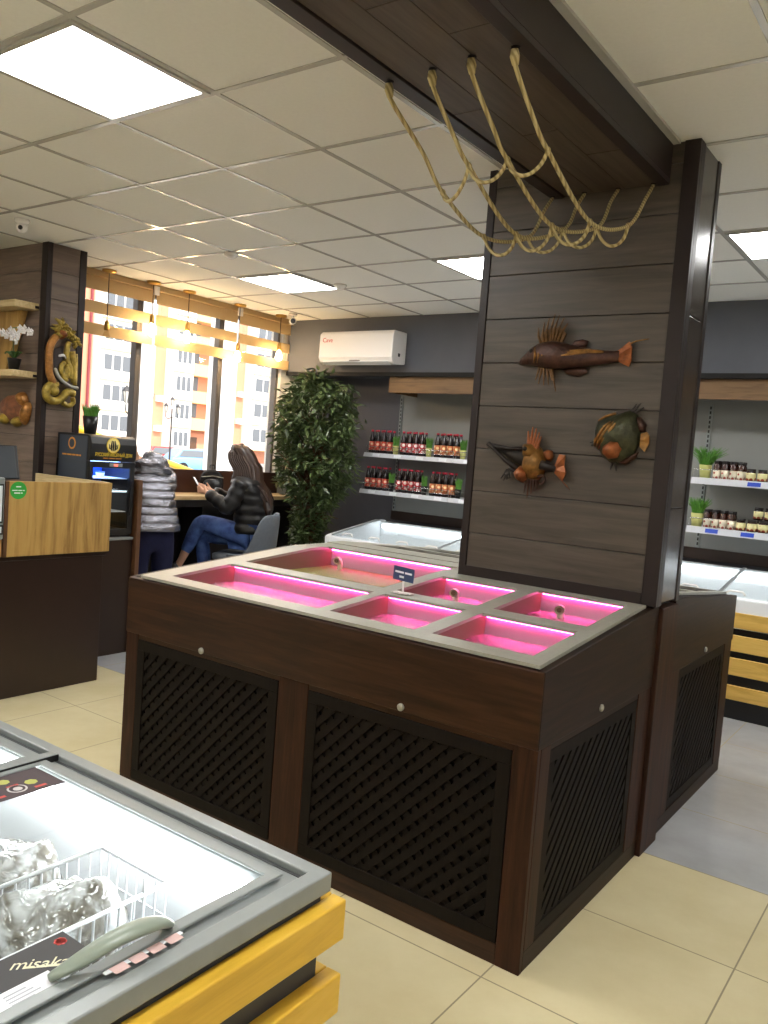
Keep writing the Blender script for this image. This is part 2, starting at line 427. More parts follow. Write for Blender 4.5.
# ceiling lights (those out of view are added to light the room)
cl = thing('ceiling_light', None, 'ceiling light', (-2.722, 1.825, H))
f = MB()
for lo, hi in (((-.3, -.3), (.3, -.278)), ((-.3, .278), (.3, .3)), ((-.3, -.278), (-.278, .278)), ((.278, -.278), (.3, .278))):
    f.box((-2.722+lo[0]*.96, 1.825+lo[1]*.96, H-.012), (-2.722+hi[0]*.96, 1.825+hi[1]*.96, H-.001))
f.build('frame', M['tbar'], cl)
MB().box((-2.722-.267, 1.825-.267, H-.010), (-2.722+.267, 1.825+.267, H-.004)).build('diffuser', M['panel_light'], cl)
cl['label'] = 'largest square lit ceiling panel, in front of the dark beam'
for (x, y, lab) in ((-4.522, 4.825, 'lit square ceiling panel nearest the pendant lamps and window'),
                    (-2.722, 4.825, 'lit square ceiling panel half hidden behind the fish column'),
                    (-.922, 4.825, 'lit square ceiling panel beyond the column, over the jar shelves'),
                    (-4.522, 1.825, 'unseen added ceiling panel above the service counter'), (-.5, 1.0, 'unseen added ceiling panel beside the dark beam'),
                    (-2.722, -1.175, 'unseen added ceiling panel over the aisle before the big freezer'), (-.5, -1.175, 'unseen added ceiling panel at the shop entrance'),
                    (1.4, 1.825, 'unseen added ceiling panel at the far aisle'), (1.4, 4.825, 'unseen added ceiling panel over the far aisle freezers'), (-4.522, -1.175, 'unseen added ceiling panel over the aisle by the shop entrance wall')):
    k = copy_tree(cl); k.location = (x, y, H); k['label'] = lab
# small ceiling devices
t = thing('security_camera', 'white turret security camera on ceiling beside the taupe pillar', 'camera', (-4.95, 2.86, H))
MB().lathe([(.045, 0), (.045, .02), (.03, .03)], (-4.95, 2.86, H-.001), 16, '-z').build('base', M['whiteplastic'], t, True)
MB().ell((-4.95, 2.86, H-.05), (.034, .034, .036)).build('housing', M['whiteplastic'], t, True)
MB().ell((-4.925, 2.835, H-.058), (.014, .014, .014)).build('lens', M['black'], t, True)
for (x, y, lab) in ((-4.26, 3.96, 'small white smoke detector on ceiling in front of the pendants'), (-4.15, 5.0, 'white smoke detector on ceiling beside the lit panel')):
    t = thing('smoke_detector', lab, 'smoke detector', (x, y, H))
    MB().lathe([(.05, 0), (.05, .014), (.03, .03), (.012, .042)], (x, y, H-.001), 20, '-z').build('housing', M['whiteplastic'], t, True)
    MB().lathe([(.031, .0), (.031, .008)], (x, y, H-.022), 20, '-z').build('grille', M['fdark'], t)
t = thing('security_camera', 'small white bullet camera on ceiling at the window corner', 'camera', (-5.5, 5.95, H))
MB().lathe([(.04, 0), (.04, .02)], (-5.5, 5.95, H-.001), 16, '-z').build('base', M['whiteplastic'], t, True)
MB().tube([(-5.5, 5.95, H-.02), (-5.5, 5.95, H-.06)], .012).tube([(-5.55, 6.0, H-.065), (-5.42, 5.87, H-.085)], .032, 14).build('housing', M['whiteplastic'], t, True)
MB().tube([(-5.42, 5.87, H-.085), (-5.415, 5.865, H-.0855)], .024, 14).build('lens', M['black'], t)
MB().tube([(-3.35, 3.55, H-.001), (-3.35, 3.55, H-.01)], .03, 16)
# ================================================================== DISPLAY TANKS
def zt(y):
    if y < 3.28: return .955+.0885*(y-2.286)
    if y > 3.72: return 1.043-.0885*(y-3.72)
    return 1.043
M['liner_brown'] = plain('reflected brown basin wall', srgb(122, 92, 74), .3)  # brown of the mirrored woodwork, painted onto the clear basin sides
M['liner'] = plain('grey basin wall', srgb(158, 138, 146), .2)
M['liner_sand'] = plain('sandy basin floor', srgb(120, 112, 66), .6, 0, .3, .3, 40)
M['water'] = glass('rippled water', (.90, .80, .84, 1), 3.0, .02, .8, 80, 1.33, srgb(150, 70, 96), .22)  # pink LED glow is painted into this water's diffuse colour
M['water_green'] = glass('greenish water', (.50, .56, .30, 1), 1.3, .02, .6, 60, 1.33, srgb(140, 136, 74), .6)
M['ivory'] = plain('ivory pipe', srgb(226, 214, 190), .35)
def lattice(mb, rect, mk, pitch=.042, wd=.026, d=(0.0, .007)):
    (a, b), (c_, e) = rect
    for lay, sgn in ((0, -1), (1, 1)):
        n = Vector((-sgn, 1)).normalized(); t = Vector((1, sgn)).normalized()
        cs = [Vector(q).dot(n) for q in ((a, b), (c_, b), (a, e), (c_, e))]
        k = min(cs)+pitch*.4
        while k < max(cs):
            pts = []
            P0 = n*k
            ts = []
            for ax, lo, hi in ((0, a, c_), (1, b, e)):
                t1 = (lo-P0[ax])/t[ax]; t2 = (hi-P0[ax])/t[ax]; ts.append((min(t1, t2), max(t1, t2)))
            t0 = max(ts[0][0], ts[1][0]); t1 = min(ts[0][1], ts[1][1])
            if t1-t0 > .02:
                q = [P0+t*t0+n*wd/2, P0+t*t1+n*wd/2, P0+t*t1-n*wd/2, P0+t*t0-n*wd/2]
                h0 = d[0]+lay*d[1]; h1 = h0+.006
                vs = [mk(x.x, x.y, h0) for x in q]+[mk(x.x, x.y, h1) for x in q]
                mb.add(vs, [(0, 1, 2, 3), (7, 6, 5, 4), (0, 4, 5, 1), (1, 5, 6, 2), (2, 6, 7, 3), (3, 7, 4, 0)])
            k += pitch
def framed_lattice(parent, rect, mk, fw=.045):
    (a, b), (c_, e) = rect
    f = MB()
    for (u0, v0), (u1, v1) in (((a, b), (c_, b+fw)), ((a, e-fw), (c_, e)), ((a, b+fw), (a+fw, e-fw)), ((c_-fw, b+fw), (c_, e-fw))):
        vs = [mk(u, v, h) for h in (.003, .024) for (u, v) in ((u0, v0), (u1, v0), (u1, v1), (u0, v1))]
        f.add(vs, [(0, 1, 2, 3), (7, 6, 5, 4), (0, 4, 5, 1), (1, 5, 6, 2), (2, 6, 7, 3), (3, 7, 4, 0)])
    fo = f.build('lattice_panel', M['lattice'], parent, bevel=.002, fix=True)
    l = MB(); lattice(l, ((a+fw-.006, b+fw-.006), (c_-fw+.006, e-fw+.006)), mk, d=(.007, .0065))
    l.build('lattice', M['lattice'], fo, fix=True)
XL, XR = -2.98, -1.0
def knob(parent, pos, axis):
    k = MB().lathe([(.013, 0), (.013, .006), (.009, .009)], pos, 16, axis).build('knob', M['steel'], parent, True)
def plate(parent, name, xs, ys, holes, mat, th=.012, lift=.003):
    m = MB()
    def hole(x, y): return any(h[0] < x < h[1] and h[2] < y < h[3] for h in holes)
    X = sorted(set(xs+[h[0] for h in holes]+[h[1] for h in holes])); Yv = sorted(set(ys+[h[2] for h in holes]+[h[3] for h in holes]))
    X = [x for x in X if min(xs) <= x <= max(xs)]
    idx = {}
    def vid(i, j, top):
        k = (i, j, top)
        if k not in idx:
            idx[k] = len(m.v); m.v.append(Vector((X[i], Yv[j], zt(Yv[j])+lift+(th if top else 0))))
        return idx[k]
    solid = {(i, j) for i in range(len(X)-1) for j in range(len(Yv)-1) if not hole((X[i]+X[i+1])/2, (Yv[j]+Yv[j+1])/2)}
    for (i, j) in solid:
        m.f.append((vid(i, j, 1), vid(i+1, j, 1), vid(i+1, j+1, 1), vid(i, j+1, 1)))
        m.f.append((vid(i, j+1, 0), vid(i+1, j+1, 0), vid(i+1, j, 0), vid(i, j, 0)))
        for (di, dj, a, b2) in ((0, -1, (i, j), (i+1, j)), (1, 0, (i+1, j), (i+1, j+1)), (0, 1, (i+1, j+1), (i, j+1)), (-1, 0, (i, j+1), (i, j))):
            if (i+di, j+dj) not in solid:
                m.f.append((vid(*a, 0), vid(*b2, 0), vid(*b2, 1), vid(*a, 1)))
    m.m = [0]*len(m.f)
    return m.build(name, mat, parent)
def basin(parent, h, sand=False, pipe=None):
    x0, x1, y0, y1 = h; t = .006; zb = zt(y0)-.34
    o = MB()
    o.cur = 0
    y1 = y1+.026                                               # the wall stands back under the frame
    o.box((x0-t, y1, zb), (x1+t, y1+t, zt(y1)+.001))
    ys_ = [y for y in (y0, 3.28, y1) if y0 <= y <= y1]
    side = [(y0, zb)]+[(y, zt(y)+.002) for y in ys_]+[(y1, zb)]
    o.prism(side, 'x', x1, x1+t)
    o.cur = 1
    o.prism(side, 'x', x0-t, x0); o.box((x0-t, y0-t, zb), (x1+t, y0, zt(y0)+.002))
    o.cur = 2
    o.box((x0-t, y0-t, zb-t), (x1+t, y1+t, zb))
    bo = o.build('basin', [M['liner'], M['liner_brown'], M['liner_sand'] if sand else M['liner']], parent, fix=True)
    zw = zt(y0)-(.045 if sand else .037)
    MB().box((x0+.001, y0+.001, zw-.004), (x1-.001, y1-.001, zw)).build('water', M['water_green'] if sand else M['water'], bo)
    MB().box((x0+.012, y1-.013, zt(y1)-.004), (x1-.012, y1-.003, zt(y1)+.001)).build('led_strip', M['led_pink'], bo)
    if pipe:
        px, py = pipe; z = zt(y1)
        r0 = .030; zc = z-.066; yp = y1-.085
        pts = [(px, yp, zw-.08), (px, yp, zc)]+[(px+.012*(1-math.cos(a)), yp-r0*(1-math.cos(a)), zc+r0*math.sin(a)) for a in [PI/2*i/6 for i in range(1, 7)]]+[(px+.016, yp-r0-.022, zc+r0)]
        MB().tube(pts, [.014]*(len(pts)-2)+[.019, .019], 14, False).build('return_pipe', M['ivory'], bo, True)
        MB().tube([pts[-1], (pts[-1][0]+.0005, pts[-1][1]-.001, pts[-1][2])], .0105, 14).build('pipe_mouth', M['liner_brown'], bo)
def front_mk(y): return lambda u, v, h: Vector((u, y-h, v))
def side_mk(x): return lambda u, v, h: Vector((x+h, u, v))
tk = thing('display_tank', 'dark wooden live seafood tank with pink lit basins, foot of the fish column', 'fish tank', ((XL+XR)/2, 2.92, 0))
b_ = MB()
prof = [(2.312, 0), (2.312, zt(2.312)), (3.28, 1.043), (3.565, 1.043), (3.565, 0)]
b_.prism(prof, 'x', XL, XL+.05); b_.prism(prof, 'x', XR-.05, XR-.026)
b_.box((XL+.05, 2.312, 0), (XR-.05, 2.338, .945)); b_.box((XL+.05, 3.545, 0), (XR-.05, 3.565, 1.04)); b_.box((XL+.05, 2.338, .02), (XR-.05, 3.545, .04))
b_.build('body', M['void'], tk, fix=True)
# front boards
b_ = MB()
b_.prism([(2.284, .712), (2.284, .953), (2.372, .962), (2.338, .945), (2.312, .945), (2.312, .712)], 'x', XL, XR); b_.build('front_rail', M['tankwood'], tk, bevel=.003, fix=True)
b_ = MB(); b_.box((XL, 2.290, 0), (-1.085, 2.312, .068)); b_.build('bottom_rail', M['tankwood'], tk, bevel=.003)
for a, bb in ((XL, -2.90), (-2.066, -1.918), (-1.085, XR)):
    MB().box((a, 2.289, .0 if bb == XR else .068), (bb, 2.312, .712)).build('stile', M['tankwood_z'], tk, bevel=.003)
framed_lattice(tk, ((-2.898, .07), (-2.068, .690)), front_mk(2.311)); framed_lattice(tk, ((-1.916, .07), (-1.087, .690)), front_mk(2.311))
MB().box((-2.90, 2.292, .691), (-1.085, 2.311, .712)).build('lower_strip', M['tankwood'], tk)
# side boards
b_ = MB(); b_.prism([(2.286, .712), (2.286, zt(2.286)), (3.28, 1.043), (3.35, 1.043), (3.35, .712)], 'x', XR-.026, XR+.002); b_.build('side_rail', M['tankwood_y'], tk, bevel=.003, fix=True)
MB().box((XR-.026, 2.3125, 0), (XR-.001, 3.35, .068)).build('bottom_rail', M['tankwood_y'], tk, bevel=.003)
for a, bb in ((2.313, 2.385), (3.20, 3.35)): MB().box((XR-.026, a, .068), (XR, bb, .712)).build('stile', M['tankwood_z'], tk, bevel=.003)
framed_lattice(tk, ((2.387, .07), (3.198, .690)), side_mk(XR-.027))
MB().box((XR-.026, 2.385, .691), (XR-.003, 3.20, .712)).build('lower_strip', M['tankwood_y'], tk)
MB().box((XR-.03, 3.352, 0), (XR+.018, 3.562, 1.035)).build('corner_post', M['tankwood_z'], tk, bevel=.004)
# wooden rim strips under the metal lid
b_ = MB()
b_.prism([(2.312, zt(2.312)-.03), (2.312, zt(2.312)+.001), (3.28, 1.044), (3.56, 1.044), (3.56, 1.01), (3.28, 1.01)], 'x', XL, XL+.12)
b_.build('top_rim', M['tankwood_y'], tk, fix=True)
b_ = MB(); b_.prism([(2.312, zt(2.312)-.03), (2.312, zt(2.312)+.001), (3.28, 1.044), (3.56, 1.044), (3.56, 1.01), (3.28, 1.01)], 'x', XR-.06, XR-.03); b_.build('top_rim', M['tankwood_y'], tk, fix=True)
holes = [(-2.80, -1.965, 2.37, 2.72), (-1.91, -1.53, 2.37, 2.72), (-1.458, -1.08, 2.37, 2.72), (-2.79, -1.98, 2.80, 3.42), (-1.91, -1.53, 2.80, 3.16), (-1.458, -1.08, 2.80, 3.20)]
plate(tk, 'lid_frame', [-2.91, -1.90, -1.02], [2.294, 3.246], [h for h in holes if h[3] < 3.3]+[(-2.79, -1.98, 2.80, 3.246)], M['steel'])
plate(tk, 'lid_frame', [-2.91, -1.892], [3.246, 3.28, 3.56], [(-2.79, -1.98, 3.246, 3.42)], M['steel'])
for i, h in enumerate(holes): basin(tk, h, i == 3, {3: (-2.66, 0), 4: (-1.80, 0), 5: (-1.33, 0)}.get(i))
knob(tk, (-2.49, 2.284, .722), 'y'); knob(tk, (-1.503, 2.284, .728), 'y'); knob(tk, (XR+.002, 2.784, .744), 'x')
# rear tank, sloping the other way
t2 = thing('display_tank', 'dark wooden tank behind the fish column, its lid sloping away', 'fish tank', ((XL+XR)/2, 4.12, 0))
YB = 4.69
b_ = MB(); prof = [(3.567, 0), (3.567, 1.043), (3.72, 1.043), (YB, zt(YB)), (YB, 0)]
b_.prism(prof, 'x', XL, XL+.05); b_.prism(prof, 'x', XR-.05, XR-.026); b_.box((XL+.05, 3.567, 0), (XR-.05, 3.59, 1.04)); b_.box((XL+.05, YB-.03, 0), (XR-.05, YB, zt(YB)))
b_.build('body', M['void'], t2, fix=True)
b_ = MB(); b_.prism([(3.567, .72), (3.567, 1.046), (3.72, 1.046), (YB, zt(YB)+.003), (YB, .72)], 'x', XR-.026, XR+.004); b_.build('side_rail', M['tankwood_y'], t2, bevel=.003, fix=True)
MB().box((XR-.026, 3.567, 0), (XR-.001, YB, .068)).build('bottom_rail', M['tankwood_y'], t2, bevel=.003)
for a, bb in ((3.567, 3.74), (4.55, YB)): MB().box((XR-.026, a, .068), (XR, bb, .72)).build('stile', M['tankwood_z'], t2, bevel=.003)
framed_lattice(t2, ((3.742, .07), (4.548, .715)), side_mk(XR-.027))
b_ = MB(); b_.box((XL+.05, YB-.01, 0), (XR-.03, YB+.012, zt(YB)-.002)); b_.build('end_board', M['tankwood'], t2)
hb = [(-2.80, -2.0, 3.80, 4.10), (-1.91, -1.53, 3.80, 4.10), (-1.458, -1.08, 3.80, 4.10), (-2.80, -2.0, 4.2, 4.58), (-1.91, -1.53, 4.2, 4.58), (-1.458, -1.08, 4.2, 4.58)]
plate(t2, 'lid_frame', [-2.94, -1.04], [3.585, 3.72, YB-.05], hb, M['steel'])
b_ = MB()
for h in hb: b_.box((h[0], h[2], .78), (h[1], h[3], .785))
b_.build('basin_floor', M['liner'], t2)
b_ = MB(); b_.prism([(3.57, 1.0), (3.57, 1.045), (3.72, 1.045), (YB, zt(YB)+.002), (YB, zt(YB)-.04)], 'x', XL, XL+.06); b_.build('top_rim', M['tankwood_y'], t2, fix=True)
knob(t2, (XR+.004, 4.134, .75), 'x')
# little sign on the tank frame
sx, sy = -1.855, 2.765; sz = zt(sy)+.0175
t = thing('price_sign', 'small dark blue sign card on a white stand on the tank frame', 'sign', (sx, sy, sz))
MB().box((sx-.045, sy-.018, sz), (sx+.045, sy+.018, sz+.004)).build('base', M['whiteplastic'], t)
MB().tube([(sx, sy, sz+.004), (sx, sy, sz+.05)], .004).build('stem', M['whiteplastic'], t)
M['signblue'] = plain('navy card', srgb(48, 66, 100), .4); M['ink_white'] = plain('white print', srgb(235, 238, 240), .5)
MB().obox((sx, sy-.002, sz+.078), (.05, 0, -.003), (0, .0015, 0), (.0015, 0, .028)).build('card', M['signblue'], t)
print_line(t, (sx, sy-.0042, sz+.084), (1, 0, -.06), (.06, 0, 1), .082, .011, M['ink_white'], 2)
print_line(t, (sx-.002, sy-.0046, sz+.066), (1, 0, -.06), (.06, 0, 1), .034, .012, M['ink_white'], 3)

# ================================================================== COLUMN FISH
def relief(label, name='fish_ornament', loc=None, cat='wall ornament'):
    return thing(name, label, cat, loc)
M['fx_brown'] = plain('patinated brown metal', srgb(70, 44, 34), .42, .45, .5, .5, 30, .5)
M['fx_gold'] = plain('rubbed gold metal', srgb(138, 98, 46), .4, .5, .5, .5, 34, .5)
M['fx_spine'] = plain('dark gilt spines', srgb(104, 74, 40), .45, .45, .5, .5, 40, .4); M['fx_orange'] = plain('orange patina', srgb(142, 80, 40), .42, .4, .5, .45, 34, .5)
M['fx_green'] = plain('dark green patina', srgb(62, 62, 40), .42, .45, .5, .5, 26, .5)
M['fx_dark'] = plain('blackened metal', srgb(38, 30, 25), .5, .4)
cm = lambda u, v, h: Vector((u, 3.2505-h, v))
# fish 1
t = relief('long brown metal fish with spiny crest, topmost on the column', loc=(-1.42, 3.25, 1.9))
top = [(-1.664, 2.016), (-1.63, 2.045), (-1.60, 2.068), (-1.56, 2.088), (-1.50, 2.092), (-1.44, 2.082), (-1.38, 2.066), (-1.32, 2.058), (-1.26, 2.052), (-1.225, 2.052)]
bot = [(-1.225, 2.008), (-1.27, 2.0), (-1.33, 1.992), (-1.39, 1.984), (-1.45, 1.976), (-1.51, 1.978), (-1.56, 1.988), (-1.61, 1.996), (-1.65, 1.998)]
m = MB(); rings = []
N = 20
for i in range(N+1):
    x = -1.66+.44*i/N
    def ip(pts):
        pts = sorted(pts)
        for a, b2 in zip(pts, pts[1:]):
            if a[0] <= x <= b2[0]: return a[1]+(b2[1]-a[1])*(x-a[0])/(b2[0]-a[0]+1e-9)
        return pts[0][1] if x < pts[0][0] else pts[-1][1]
    zt_, zb_ = ip(top), ip(bot); c0 = (zt_+zb_)/2; hz = max(.006, (zt_-zb_)/2); d = hz*.62
    rings.append([Vector((x, 3.2505-d-d*math.sin(2*PI*j/14), c0+hz*math.cos(2*PI*j/14))) for j in range(14)])
m.loft(rings); m.build('body', M['fx_brown'], t, True, fix=True)
m = MB().fin([(-1.235, 2.045), (-1.235, 2.035), (-1.235, 2.03), (-1.235, 2.025), (-1.235, 2.015)], [(-1.185, 2.088), (-1.168, 2.065), (-1.172, 2.04), (-1.165, 2.015), (-1.178, 1.988)], cm)
m.build('tail', M['fx_orange'], t, fix=True)
m = MB()
for r, e in (((-1.56, 2.08), (-1.575, 2.15)), ((-1.548, 2.083), (-1.55, 2.172)), ((-1.535, 2.085), (-1.53, 2.19)), ((-1.52, 2.085), (-1.505, 2.205)), ((-1.51, 2.085), (-1.485, 2.20)), ((-1.50, 2.085), (-1.463, 2.188)), ((-1.49, 2.083), (-1.445, 2.165))):
    m.tube([cm(*r, .02), cm((r[0]+e[0])/2-.003, (r[1]+e[1])/2, .034), cm(*e, .03)], [.008, .006, .002], 6)
m.fin([(-1.565, 2.07), (-1.54, 2.075), (-1.515, 2.08), (-1.49, 2.08), (-1.475, 2.075)], [(-1.57, 2.125), (-1.54, 2.14), (-1.515, 2.15), (-1.48, 2.15), (-1.455, 2.125)], cm)
m.build('crest', M['fx_spine'], t, fix=True)
m = MB()
for r, e in (((-1.56, 1.99), (-1.572, 1.93)), ((-1.55, 1.985), (-1.556, 1.915)), ((-1.54, 1.985), (-1.532, 1.91)), ((-1.525, 1.983), (-1.51, 1.912)), ((-1.515, 1.983), (-1.495, 1.93)), ((-1.505, 1.98), (-1.475, 1.885))):
    m.tube([cm(*r, .018), cm(*e, .026)], [.007, .002], 6)
m.build('belly_spines', M['fx_spine'], t, fix=True)
m = MB().dome([(-1.44, 2.07), (-1.42, 2.098), (-1.385, 2.103), (-1.36, 2.095), (-1.365, 2.075), (-1.39, 2.055)], cm, .02).build('side_fin', M['fx_brown'], t, True, fix=True)
m = MB().dome([(-1.475, 1.982), (-1.44, 1.957), (-1.39, 1.948), (-1.352, 1.965), (-1.36, 1.985), (-1.42, 1.99)], cm, .016)
m.build('side_fin', M['fx_brown'], t, True, fix=True)
m = MB()
for k in range(3):
    m.tube([cm(-1.50+.02*k, 2.03+.012*k-.01, .066-.004*k), cm(-1.42, 2.045+.008*k-.012, .058-.004*k), cm(-1.34, 2.05+.004*k-.006, .042), cm(-1.28, 2.042+.003*k, .03)], [.003, .006, .005, .002], 6)
for k in range(3): m.tube([cm(-1.575+.017*k, 2.065, .05), cm(-1.565+.017*k, 2.03, .062), cm(-1.575+.017*k, 2.0, .05)], [.003, .006, .003], 6)
m.tube([cm(-1.19, 2.075, .012), cm(-1.155, 2.088, .02), cm(-1.105, 2.096, .016)], [.004, .003, .001], 6)
m.build('gold_ridge', M['fx_gold'], t, True, fix=True)
MB().ell(cm(-1.592, 2.05, .045), (.009, .009, .009), 10, 6).build('eye', M['fx_dark'], t, True)
# fish 2
t = relief('gold metal fish with long thin snout and orange tail, lower on the column', loc=(-1.57, 3.25, 1.44))
m = MB().dome([(-1.578, 1.668), (-1.555, 1.668), (-1.525, 1.645), (-1.505, 1.61), (-1.498, 1.57), (-1.508, 1.53), (-1.535, 1.505), (-1.57, 1.505), (-1.60, 1.53), (-1.603, 1.57), (-1.595, 1.63)], cm, .07)
m.dome([(-1.59, 1.66), (-1.555, 1.66), (-1.53, 1.63), (-1.545, 1.60), (-1.585, 1.605)], cm, .06, back=.03)
m.build('body', M['fx_gold'], t, True, fix=True)
m = MB().dome([(-1.63, 1.535), (-1.615, 1.505), (-1.59, 1.493), (-1.568, 1.505), (-1.56, 1.535), (-1.575, 1.562), (-1.605, 1.565)], cm, .06, back=.02)
m.build('gill_plate', M['fx_orange'], t, True, fix=True)
m = MB().tube([cm(-1.61, 1.55, .03), cm(-1.68, 1.585, .03), cm(-1.74, 1.63, .026), cm(-1.772, 1.652, .024)], [.016, .01, .008, .012], 8)
m.tube([cm(-1.60, 1.64, .02), cm(-1.67, 1.636, .02), cm(-1.72, 1.64, .02), cm(-1.765, 1.648, .022)], [.008, .007, .01, .008], 8)
m.dome([(-1.76, 1.647), (-1.60, 1.635), (-1.60, 1.56), (-1.66, 1.585)], cm, .014)
for e in ((-1.695, 1.505), (-1.68, 1.495), (-1.665, 1.5), (-1.65, 1.51)): m.tube([cm(-1.668, 1.545, .02), cm(*e, .028)], [.008, .002], 6)
m.tube([cm(-1.66, 1.55, .02), cm(-1.61, 1.53, .03)], [.009, .007], 6)
m.build('snout', M['fx_dark'], t, True, fix=True)
m = MB()
for i, e in enumerate(((-1.582, 1.715), (-1.562, 1.733), (-1.545, 1.728), (-1.53, 1.712), (-1.52, 1.695))): m.tube([cm(-1.575+.01*i, 1.655-.003*i, .03), cm(*e, .03)], [.009, .003], 6)
m.build('crest', M['fx_orange'], t, fix=True)
m = MB()
for i, e in enumerate(((-1.578, 1.45), (-1.562, 1.428), (-1.545, 1.448), (-1.532, 1.462), (-1.52, 1.475))): m.tube([cm(-1.572+.012*i, 1.512, .03), cm(*e, .03)], [.008, .002], 6)
m.tube(catmull([cm(-1.52, 1.525, .03), cm(-1.495, 1.53, .03), cm(-1.488, 1.512, .03), cm(-1.50, 1.497, .03), cm(-1.515, 1.50, .03)], 4), .006, 6)
m.build('belly_spines', M['fx_brown'], t, fix=True)
MB().dome([(-1.515, 1.63), (-1.50, 1.642), (-1.475, 1.637), (-1.468, 1.61), (-1.48, 1.592), (-1.505, 1.60)], cm, .03).build('side_fin', M['fx_orange'], t, True, fix=True)
m = MB().fin([(-1.45, 1.575), (-1.45, 1.57), (-1.45, 1.565), (-1.45, 1.56), (-1.45, 1.555), (-1.448, 1.545)], [(-1.436, 1.625), (-1.405, 1.622), (-1.41, 1.58), (-1.395, 1.552), (-1.41, 1.515), (-1.372, 1.482)], cm, h=.02)
m.build('tail', M['fx_orange'], t, fix=True)
MB().tube([cm(-1.51, 1.575, .03), cm(-1.445, 1.562, .024)], [.022, .012], 8).build('tail_root', M['fx_dark'], t, True, fix=True)
MB().ell(cm(-1.562, 1.638, .088), (.01, .01, .01), 10, 6).build('eye', M['fx_dark'], t, True)
# fish 3
t = relief('round dark green metal fish with an orange cheek, near the column corner', loc=(-1.18, 3.25, 1.59))
m = MB().dome([(-1.282, 1.77), (-1.24, 1.79), (-1.20, 1.802), (-1.155, 1.818), (-1.125, 1.80), (-1.108, 1.75), (-1.105, 1.69), (-1.125, 1.64), (-1.165, 1.607), (-1.21, 1.60), (-1.25, 1.625), (-1.285, 1.68), (-1.292, 1.73)], cm, .085)
m.build('body', M['fx_green'], t, True, fix=True)
m = MB()
for k in range(3):
    o_ = .017*k
    m.tube([cm(-1.165-o_*.8, 1.80-o_*.35, .035), cm(-1.195-o_, 1.745, .082), cm(-1.235-o_*.9, 1.69, .07), cm(-1.262-o_*.5, 1.655+o_*.4, .04)], [.004, .007, .007, .004], 6)
m.tube([cm(-1.28, 1.77, .012), cm(-1.25, 1.79, .02), cm(-1.21, 1.802, .018)], .006, 6)
m.build('gold_ridge', M['fx_gold'], t, True, fix=True)
m = MB().dome([(-1.235, 1.665), (-1.20, 1.695), (-1.165, 1.69), (-1.155, 1.66), (-1.175, 1.625), (-1.21, 1.618), (-1.235, 1.64)], cm, .055, back=.05)
m.build('cheek', M['fx_orange'], t, True, fix=True)
m = MB().dome([(-1.13, 1.795), (-1.11, 1.79), (-1.088, 1.762), (-1.09, 1.735), (-1.115, 1.73)], cm, .03).build('side_fin', M['fx_brown'], t, True, fix=True)
m = MB().dome([(-1.19, 1.603), (-1.155, 1.60), (-1.118, 1.63), (-1.108, 1.655), (-1.135, 1.64)], cm, .03)
m.build('side_fin', M['fx_brown'], t, True, fix=True)
MB().fin([(-1.10, 1.725), (-1.10, 1.71), (-1.10, 1.695), (-1.10, 1.675)], [(-1.078, 1.735), (-1.064, 1.72), (-1.066, 1.69), (-1.076, 1.655)], cm, h=.02).build('tail', M['fx_gold'], t, fix=True)
m = MB()
for r, e in (((-1.14, 1.812), (-1.11, 1.845)), ((-1.145, 1.812), (-1.128, 1.842)), ((-1.13, 1.808), (-1.098, 1.828)), ((-1.205, 1.605), (-1.21, 1.575)), ((-1.195, 1.605), (-1.185, 1.572)), ((-1.275, 1.685), (-1.305, 1.68)), ((-1.275, 1.68), (-1.30, 1.668))): m.tube([cm(*r, .02), cm(*e, .024)], [.008, .002], 6)
m.build('spines', M['fx_dark'], t, fix=True)

# ================================================================== ROPE NET under the beam
fx = [(-1.56, 2.045, 2.683), (-1.40, 2.035, 2.683), (-1.262, 2.022, 2.683), (-1.132, 2.03, 2.683)]
rx = [(-1.56, 3.215, 2.681), (-1.42, 3.215, 2.681), (-1.28, 3.215, 2.681), (-1.14, 3.215, 2.681)]
t = thing('hanging_rope_net', 'beige rope net slung in loops under the dark beam', 'rope net', (-1.35, 2.6, 2.3))
N1 = [(-1.56, 2.383, 2.459), (-1.40, 2.275, 2.490), (-1.262, 2.270, 2.487), (-1.132, 2.275, 2.497)]
N2 = [(-1.56, 2.679, 2.388), (-1.40, 2.625, 2.368), (-1.262, 2.615, 2.382), (-1.132, 2.627, 2.385)]
N3 = [(-1.56, 3.020, 2.470), (-1.40, 2.998, 2.480), (-1.262, 2.994, 2.475), (-1.132, 2.969, 2.462)]
for i in range(4):
    m = MB(); e = fx[i]
    m.tube(catmull([(e[0], e[1], e[2]-.004), (e[0], e[1]+.012, e[2]-.045), (N1[i][0], e[1]*.4+N1[i][1]*.6, 2.545), N1[i], N2[i], N3[i], (rx[i][0], rx[i][1]-.06, 2.62), rx[i]], 10), .0068, 8)
    m.tube([(e[0], e[1]-.004, e[2]-.002), (e[0], e[1], e[2]-.02), (e[0], e[1]+.008, e[2]-.04)], [.010, .014, .009], 10)
    m.build('long_rope', M['rope'], t, True)
    MB().lathe([(.013, 0), (.013, .003), (.006, .005)], (e[0], e[1], 2.687), 12, '-z').build('eye_plate', M['fx_dark'], t)
    MB().lathe([(.011, 0), (.011, .004)], (rx[i][0], rx[i][1], 2.687), 12, '-z').build('eye_plate', M['fx_dark'], t)
def loop(a, b2, dip, dy=.0):
    a = Vector(a); b2 = Vector(b2); q = []
    for s_ in (0, .12, .3, .5, .7, .88, 1):
        p_ = a.lerp(b2, s_); k = 1-(2*s_-1)**4 if 0 < s_ < 1 else 0
        q.append(p_+Vector((0, dy*k, -dip*(4*s_*(1-s_))**.7)))
    return MB().tube(catmull(q, 6), .0062, 8)
